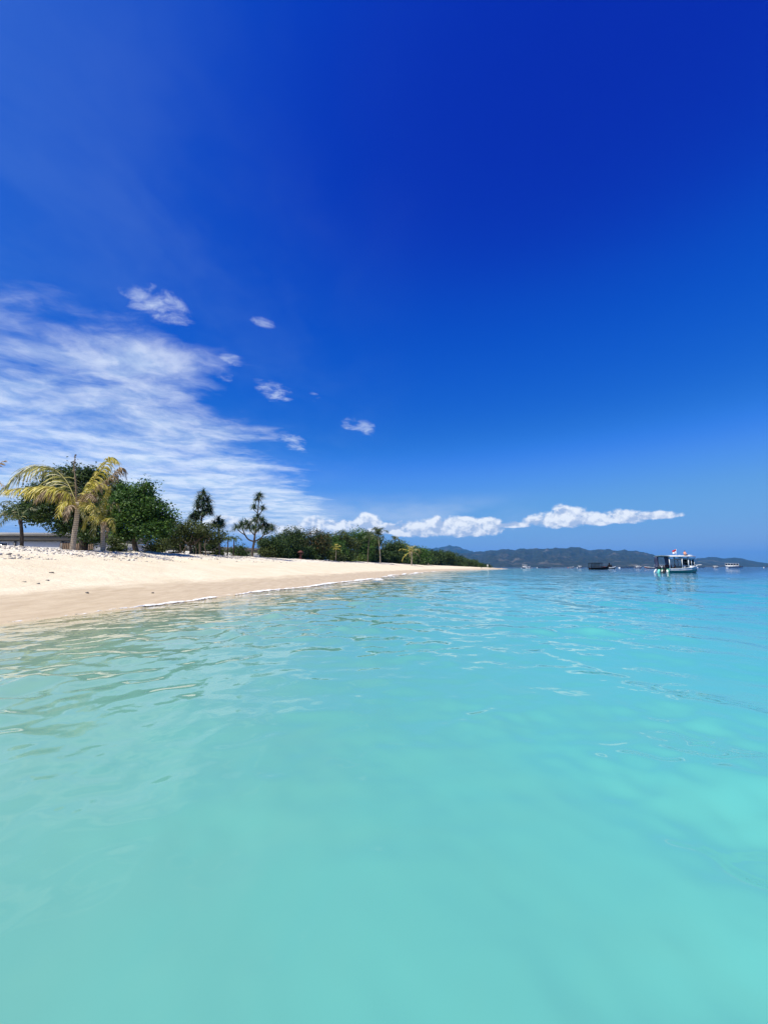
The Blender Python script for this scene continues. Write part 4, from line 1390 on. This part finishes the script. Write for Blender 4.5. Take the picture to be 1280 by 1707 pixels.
# canopy
cx_ = np.linspace(-3.7, 2.0, 10)
cy_ = np.linspace(-1.38, 1.38, 9)
CXX, CYY = np.meshgrid(cx_, cy_, indexing='ij')
CZ = 2.72 + 0.10 * (1 - (CYY / 1.38) ** 2) - 0.05 * np.clip(CXX - 0.2, 0, 3) ** 1.5 * 1.5
nC, mC = CXX.shape
i = np.arange(nC - 1)[:, None] * mC
j = np.arange(mC - 1)[None, :]
Fq = np.stack([i + j, i + mC + j, i + mC + j + 1, i + j + 1], -1).reshape(-1, 4)
top = np.stack([CXX, CYY, CZ + 0.10], -1).reshape(-1, 3)
bot = np.stack([CXX, CYY, CZ], -1).reshape(-1, 3)
edge_i = np.concatenate([np.arange(mC), np.arange(1, nC) * mC + mC - 1, (nC - 1) * mC + np.arange(mC - 2, -1, -1), np.arange(nC - 2, 0, -1) * mC])
N = len(top)
rim = np.stack([edge_i, edge_i + N, np.roll(edge_i, -1) + N, np.roll(edge_i, -1)], -1)
rf = mk('canopy', np.concatenate([top, bot]), np.concatenate([Fq, rim]), WHITE, boat)
mk('ceiling', bot - np.array([0, 0, 0.004]), Fq[:, ::-1], UNDER, rf)
mk('rim', *cat([box((-0.8, s * 1.39, 2.70), (5.6, 0.05, 0.16)) for s in (-1, 1)]), WHITE, rf)
for (x_, ry) in ((-3.4, 1.12), (-0.9, 1.28), (0.55, 1.22)):
    for s in (-1, 1):
        mk('post', *box((x_, s * ry, 1.66), (0.11 if x_ != 0.55 else 0.2, 0.09, 2.14)), WHITE, boat)
# wheelhouse at the front of the canopy
for s in (-1, 1):
    mk('side_panel', *cat([box((1.25, s * 1.17, 0.95), (1.5, 0.06, 0.45)), box((1.3, s * 1.17, 2.35), (1.6, 0.06, 0.22)), box((1.25, s * 1.17, 1.75), (0.13, 0.08, 1.3)), box((1.95, s * 1.12, 1.7), (0.13, 0.10, 1.4))]), WHITE, boat)
wn = mk('windscreen', *cat([box((2.02, 0, 1.15), (0.08, 2.2, 0.35)), box((2.02, 0, 2.38), (0.08, 2.2, 0.16)), box((2.02, 0, 1.75), (0.09, 0.12, 1.2))]), WHITE, boat)
mk('pane', *cat([box((2.02, q, 1.77), (0.02, 0.95, 1.0)) for q in (-0.55, 0.55)]), GLASSM, wn)
mk('roof_rack', *cat([tube([[0.9, s * 0.9, 2.8], [1.2, s * 0.9, 2.98], [2.1, s * 0.85, 2.92], [2.3, s * 0.8, 2.70]], 0.035, 6) for s in (-1, 1)] + [tube([[2.1, -0.85, 2.92], [2.1, 0, 2.93], [2.1, 0.85, 2.92]], 0.035, 6), box((1.6, 0, 2.80), (1.2, 1.5, 0.12))]), WHITE, boat)
# benches and bundles
for s in (-1, 1):
    mk('bench', *cat([box((-0.9, s * 0.85, 0.62), (3.2, 0.4, 0.06)), box((-0.9, s * 0.98, 0.42), (3.0, 0.05, 0.36))]), DECK, boat)
cv = spline([[-3.45, 1.1, 2.68], [-3.5, 1.16, 2.0], [-3.5, 1.05, 1.3], [-3.62, 1.12, 0.85]], 12)
mk('curtain', *tube(cv, np.interp(np.linspace(0, 1, 12), [0, 0.15, 0.6, 1], [0.26, 0.30, 0.27, 0.36]), 9), NAVY, boat, smooth=True)
mk('curtain', *tube(spline([[-2.9, -0.2, 2.7], [-2.9, -0.25, 2.0], [-2.85, -0.2, 1.3]], 8), [0.32, 0.36, 0.34, 0.3, 0.3, 0.27, 0.25, 0.2], 9), NAVY, boat, smooth=True)
for ey, lowm in ((0.45, TEAL), (-0.45, BLACK)):
    en = mk('outboard_engine', *cat([tube([[-3.75, ey, 0.55], [-3.78, ey, 0.72], [-3.82, ey, 1.0], [-3.82, ey, 1.16]], [0.17, 0.25, 0.24, 0.12], 10), box((-3.62, ey, 0.5), (0.2, 0.3, 0.4))]), BLACK, boat, smooth=False)
    mk('engine_leg', *cat([tube([[-3.8, ey, 0.6], [-3.95, ey, 0.3], [-4.05, ey, -0.05], [-4.0, ey, -0.35]], [0.16, 0.2, 0.19, 0.1], 8), box((-4.1, ey, 0.04), (0.5, 0.4, 0.06))]), lowm, en)
mk('stern_bracket', *tube(spline([[-3.55, 1.05, 0.75], [-3.95, 1.15, 0.35], [-4.15, 1.15, 0.0]], 8), 0.10, 7), WHITE, boat, smooth=True)
mk('cargo_bundle', *cat([box((-2.3, 0.2, 0.62), (0.9, 1.0, 0.75), 0.2), box((-1.6, 0.3, 0.5), (0.6, 0.8, 0.5), -0.3)]), BLACK, boat)
mk('cargo_bundle', *box((-2.2, 0.15, 1.16), (0.7, 0.8, 0.3), 0.4), REDP, boat)
# flag
fl = mk('flag_pole', *tube([[-0.6, -0.1, 2.7], [-0.55, -0.1, 3.3], [-0.45, -0.1, 3.95]], 0.025, 6), WHITE, boat)
nx_, nz_ = 10, 7
U, Vv = np.meshgrid(np.linspace(0, 1, nx_), np.linspace(0, 1, nz_), indexing='ij')
FX = -0.45 - 0.75 * U
FY = -0.1 + 0.10 * np.sin(U * 7) * U
FZ = 3.92 - 0.62 * Vv - 0.22 * U ** 1.3 + 0.03 * np.sin(U * 9)
FX = FX - 0.06 * (1 - Vv)
i = np.arange(nx_ - 1)[:, None] * nz_
j = np.arange(nz_ - 1)[None, :]
FF = np.stack([i + j, i + j + 1, i + nz_ + j + 1, i + nz_ + j], -1).reshape(-1, 4)
fmi = np.broadcast_to((np.arange(nz_ - 1) >= 3).astype(int)[None, :], (nx_ - 1, nz_ - 1)).ravel()
FRED = plain('flag_red', (0.42, 0.02, 0.03), 0.8, 0.15, 3)
FWHT = plain('flag_white', (0.78, 0.76, 0.74), 0.8, 0.1, 3)
flo = mk('flag', np.stack([FX, FY, FZ], -1), FF, None, fl, mats=[FRED, FWHT], midx=fmi)
sd = flo.modifiers.new('thick', 'SOLIDIFY')
sd.thickness = 0.01


def in_boat(p, b=boat):
    c, s = math.cos(b.rotation_euler[2]), math.sin(b.rotation_euler[2])
    return (b.location[0] + p[0] * c - p[1] * s, b.location[1] + p[0] * s + p[1] * c, p[2])


PM_O = person_mat('clothes_orange', (0.36, 0.20, 0.13), (0.012, 0.01, 0.01), (0.60, 0.30, 0.20), (0.05, 0.05, 0.07), 0.22, 0.645, 0.755)
PM_S1 = person_mat('clothes_grey', (0.25, 0.14, 0.09), (0.015, 0.012, 0.01), (0.62, 0.62, 0.62), (0.04, 0.04, 0.05), 0.22, 0.645, 0.80)
PM_S2 = person_mat('clothes_maroon', (0.22, 0.12, 0.08), (0.015, 0.012, 0.01), (0.10, 0.03, 0.03), (0.03, 0.03, 0.04), 0.22, 0.645, 0.80)
person('dark haired person in a pinkish orange top seated on the boat roof', in_boat((1.05, -0.35, 2.86)), boat.rotation_euler[2], sitting(), EDG, PM_O, 'people on the canopy boat')
person('person in a pale shirt seated under the boat canopy', in_boat((0.05, -0.85, 0.66)), boat.rotation_euler[2] + 1.6, sitting(), EDG, PM_S1, 'people on the canopy boat')
person('person in a maroon shirt seated near the boat stern under the canopy', in_boat((-1.9, -0.8, 0.66)), boat.rotation_euler[2] + 2.0, sitting(), EDG, PM_S2, 'people on the canopy boat')

# --- dark wooden boat with upturned prow
bp = at(999, 949.3, 158)
dk = thing('wooden_boat', (bp[0], 158, 0), 'dark wooden boat with a posted roof and upturned curled prow', 'boat', rz=R(6))
secs = [(-4.0, 0.9, -0.2, 0.75), (-2.5, 1.15, -0.3, 0.7), (-0.5, 1.25, -0.35, 0.7), (1.5, 1.1, -0.3, 0.8), (2.9, 0.65, -0.1, 1.0), (3.7, 0.15, 0.4, 1.25)]
V, sh, stv, trn = loft(secs)
mk('hull', *sub(V, np.concatenate([sh, trn])), DKWOOD, dk)
mk('strake', *cat([sub(V * np.array([1, 1.012, 1]), stv), gunwale(secs, 0, 0.06, 0.1)]), DKWOOD, dk)
mk('prow', *tube(spline([[3.4, 0, 1.0], [3.95, 0, 1.5], [4.15, 0, 2.1], [3.95, 0, 2.5]], 12), np.interp(np.linspace(0, 1, 12), [0, 1], [0.30, 0.20]), 8), DKWOOD, dk, smooth=True)
mk('deck', *box((-0.4, 0, 0.42), (6.4, 1.9, 0.06)), DKWOOD, dk)
mk('roof', *cat([box((-1.6, 0, 2.42), (4.9, 2.3, 0.12)), box((-1.6, 0, 2.52), (4.5, 1.6, 0.09))]), DKWOOD, dk)
for x_ in np.linspace(-3.85, 0.65, 9):
    for s in (-1, 1):
        mk('post', *box((x_, s * 1.03, 1.54), (0.09, 0.09, 1.72)), DKWOOD, dk)
mk('railing', *cat([box((-1.6, s * 1.05, 1.15), (4.6, 0.05, 0.08)) for s in (-1, 1)]), DKWOOD, dk)
mk('stern_spar', *tube([[-4.0, 0, 0.75], [-4.8, 0, 0.8], [-5.3, 0, 0.78]], 0.05, 6), DKWOOD, dk)
mk('tarpaulin', *box((1.5, 0, 1.05), (1.3, 1.2, 0.25)), REDP, dk)


# --- distant moored boats
def moored(name, label, px, py, wpx, Yb, hull_m, cabin_m, hgt, rz=0.0, cab=(0.1, 0.6), outrig=False):
    b = at(px, py, Yb)
    L = wpx / F_PX * Yb
    k = L / 10.0
    rt = thing(name, (b[0], Yb, 0), label, 'boat', 'boats moored far out', rz)
    S_ = [(-4.8, 1.0, -0.2, 0.8), (-2, 1.3, -0.3, 0.75), (1, 1.25, -0.3, 0.85), (3.3, 0.7, -0.1, 1.1), (5.0, 0.08, 0.5, 1.35)]
    S_ = [(a * k, b_ * k ** 0.5, c_, d_ * min(1.3, hgt)) for a, b_, c_, d_ in S_]
    V, sh, stv, trn = loft(S_)
    mk('hull', *sub(V, np.concatenate([sh, trn])), hull_m, rt)
    mk('strake', *cat([sub(V * np.array([1, 1.01, 1]), stv), gunwale(S_, 0, 0.06, 0.1)]), WHITE if hull_m is not WHITE else FASC, rt)
    if cabin_m:
        x0, x1 = (-5 + cab[0] * 10) * k, (-5 + cab[1] * 10) * k
        top_ = 2.3 * hgt
        w_ = 1.9 * k ** 0.5
        ch = top_ - 0.75 * min(1.3, hgt)
        zc2 = top_ - ch / 2
        cb = mk('cabin', *cat([box(((x0 + x1) / 2, 0, top_ - 0.1), (x1 - x0 + 0.5, w_ + 0.3, 0.2)), box(((x0 + x1) / 2, 0, zc2 - ch * 0.3), (x1 - x0, w_, ch * 0.4))] +
                        [box((q, s * w_ / 2, zc2), (0.18, 0.12, ch - 0.2)) for q in np.linspace(x0 + 0.1, x1 - 0.1, 5) for s in (-1, 1)]), cabin_m, rt)
        mk('window', *box(((x0 + x1) / 2, 0, zc2 + ch * 0.12), (x1 - x0 - 0.2, w_ - 0.1, ch * 0.42)), GLASSM, cb)
    if outrig:
        for s in (-1, 1):
            mk('outrigger', *tube([[-4 * k, s * 3.0, 0.15], [0, s * 3.0, 0.08], [4.6 * k, s * 3.0, 0.35]], 0.12, 6), WHITE, rt, smooth=True)
        mk('cross_beam', *cat([tube([[q * k, -3.0, 0.2], [q * k, 0, 1.1], [q * k, 3.0, 0.2]], 0.07, 6) for q in (-2, 1.8)]), WHITE, rt)
    return rt


moored('moored_boat', 'white cabin boat with dark window band, alone right of the canopy boat', 1224, 944.9, 29, 330, WHITE, WHITE, 1.7, R(4), (0.0, 0.68))
moored('moored_boat', 'low red hulled boat half hidden behind the canopy boat stern', 1090, 945.6, 32, 260, REDP, WHITE, 0.95, R(178), (0.05, 0.45))
moored('moored_boat', 'long low white speedboat between the dark wooden boat and canopy boat', 1044, 945, 26, 330, WHITE, None, 1.0, R(3))
moored('moored_boat', 'small navy boat just right of the long low speedboat', 1063, 945, 12, 330, NAVY, WHITE, 1.0, R(10), (0.2, 0.6))
moored('outrigger_boat', 'white outrigger boat with dark cabin off the sandy point', 877, 946.2, 15, 300, NAVY, WHITE, 1.1, R(12), (0.1, 0.5), True)
moored('moored_boat', 'thin white boat between outrigger boat and dark wooden boat', 906, 945.6, 23, 400, WHITE, None, 0.8, R(-3))
moored('moored_boat', 'small white boat just left of the dark wooden boat', 967, 945.6, 11, 360, WHITE, WHITE, 0.9, R(0), (0.2, 0.6))
moored('moored_boat', 'small reddish boat second left of the dark wooden boat', 951, 945.6, 11, 390, REDP, None, 0.9, R(5))
moored('moored_boat', 'black boat with white stripe right behind the dark wooden prow', 1019, 946.3, 13, 220, BLACK, BLACK, 0.9, R(-8), (0.1, 0.5))
moored('moored_boat', 'tiny white and blue boat between the canopy boat and the lone white cabin boat', 1192, 945, 10, 420, NAVY, WHITE, 1.0, R(5), (0.2, 0.7))
moored('moored_boat', 'low dark boat just off the canopy boat bow', 1168, 945.2, 13, 420, WHITE, None, 0.8, R(2))
moored('moored_boat', 'rightmost tiny white boat at the picture edge', 1275, 945, 6, 480, WHITE, None, 1.1, R(2))

# rocks and a beached hull at the tip of the point
ROCKM = plain('rock_grey', (0.22, 0.20, 0.18), 0.9, 0.4, 2.0, bump=0.5)
for k, (px, Yr, s, lab) in enumerate([(829, 212, 1.2, 'grey rock on the sandy point nearest the people'), (836, 214, 1.6, 'largest pale rock on the sandy point'), (842, 216, 1.0, 'last small rock at the tip of the sandy point'), (802, 178, 1.0, 'dark lump on the sand left of the two people')]):
    x = at(px, 947, Yr)[0]
    V, F, tn = stones(1, 400 + k, lambda g, n: np.zeros((1, 3)), s, s * 1.01)
    o = mk('rock', V, F, ROCKM)
    o.location = (x, Yr, max(float(ground(x, Yr)), 0.0) - 0.1)
    tag(o, lab, 'rock', 'rocks on the sandy point')
    o.modifiers.new('sub', 'SUBSURF').render_levels = 2
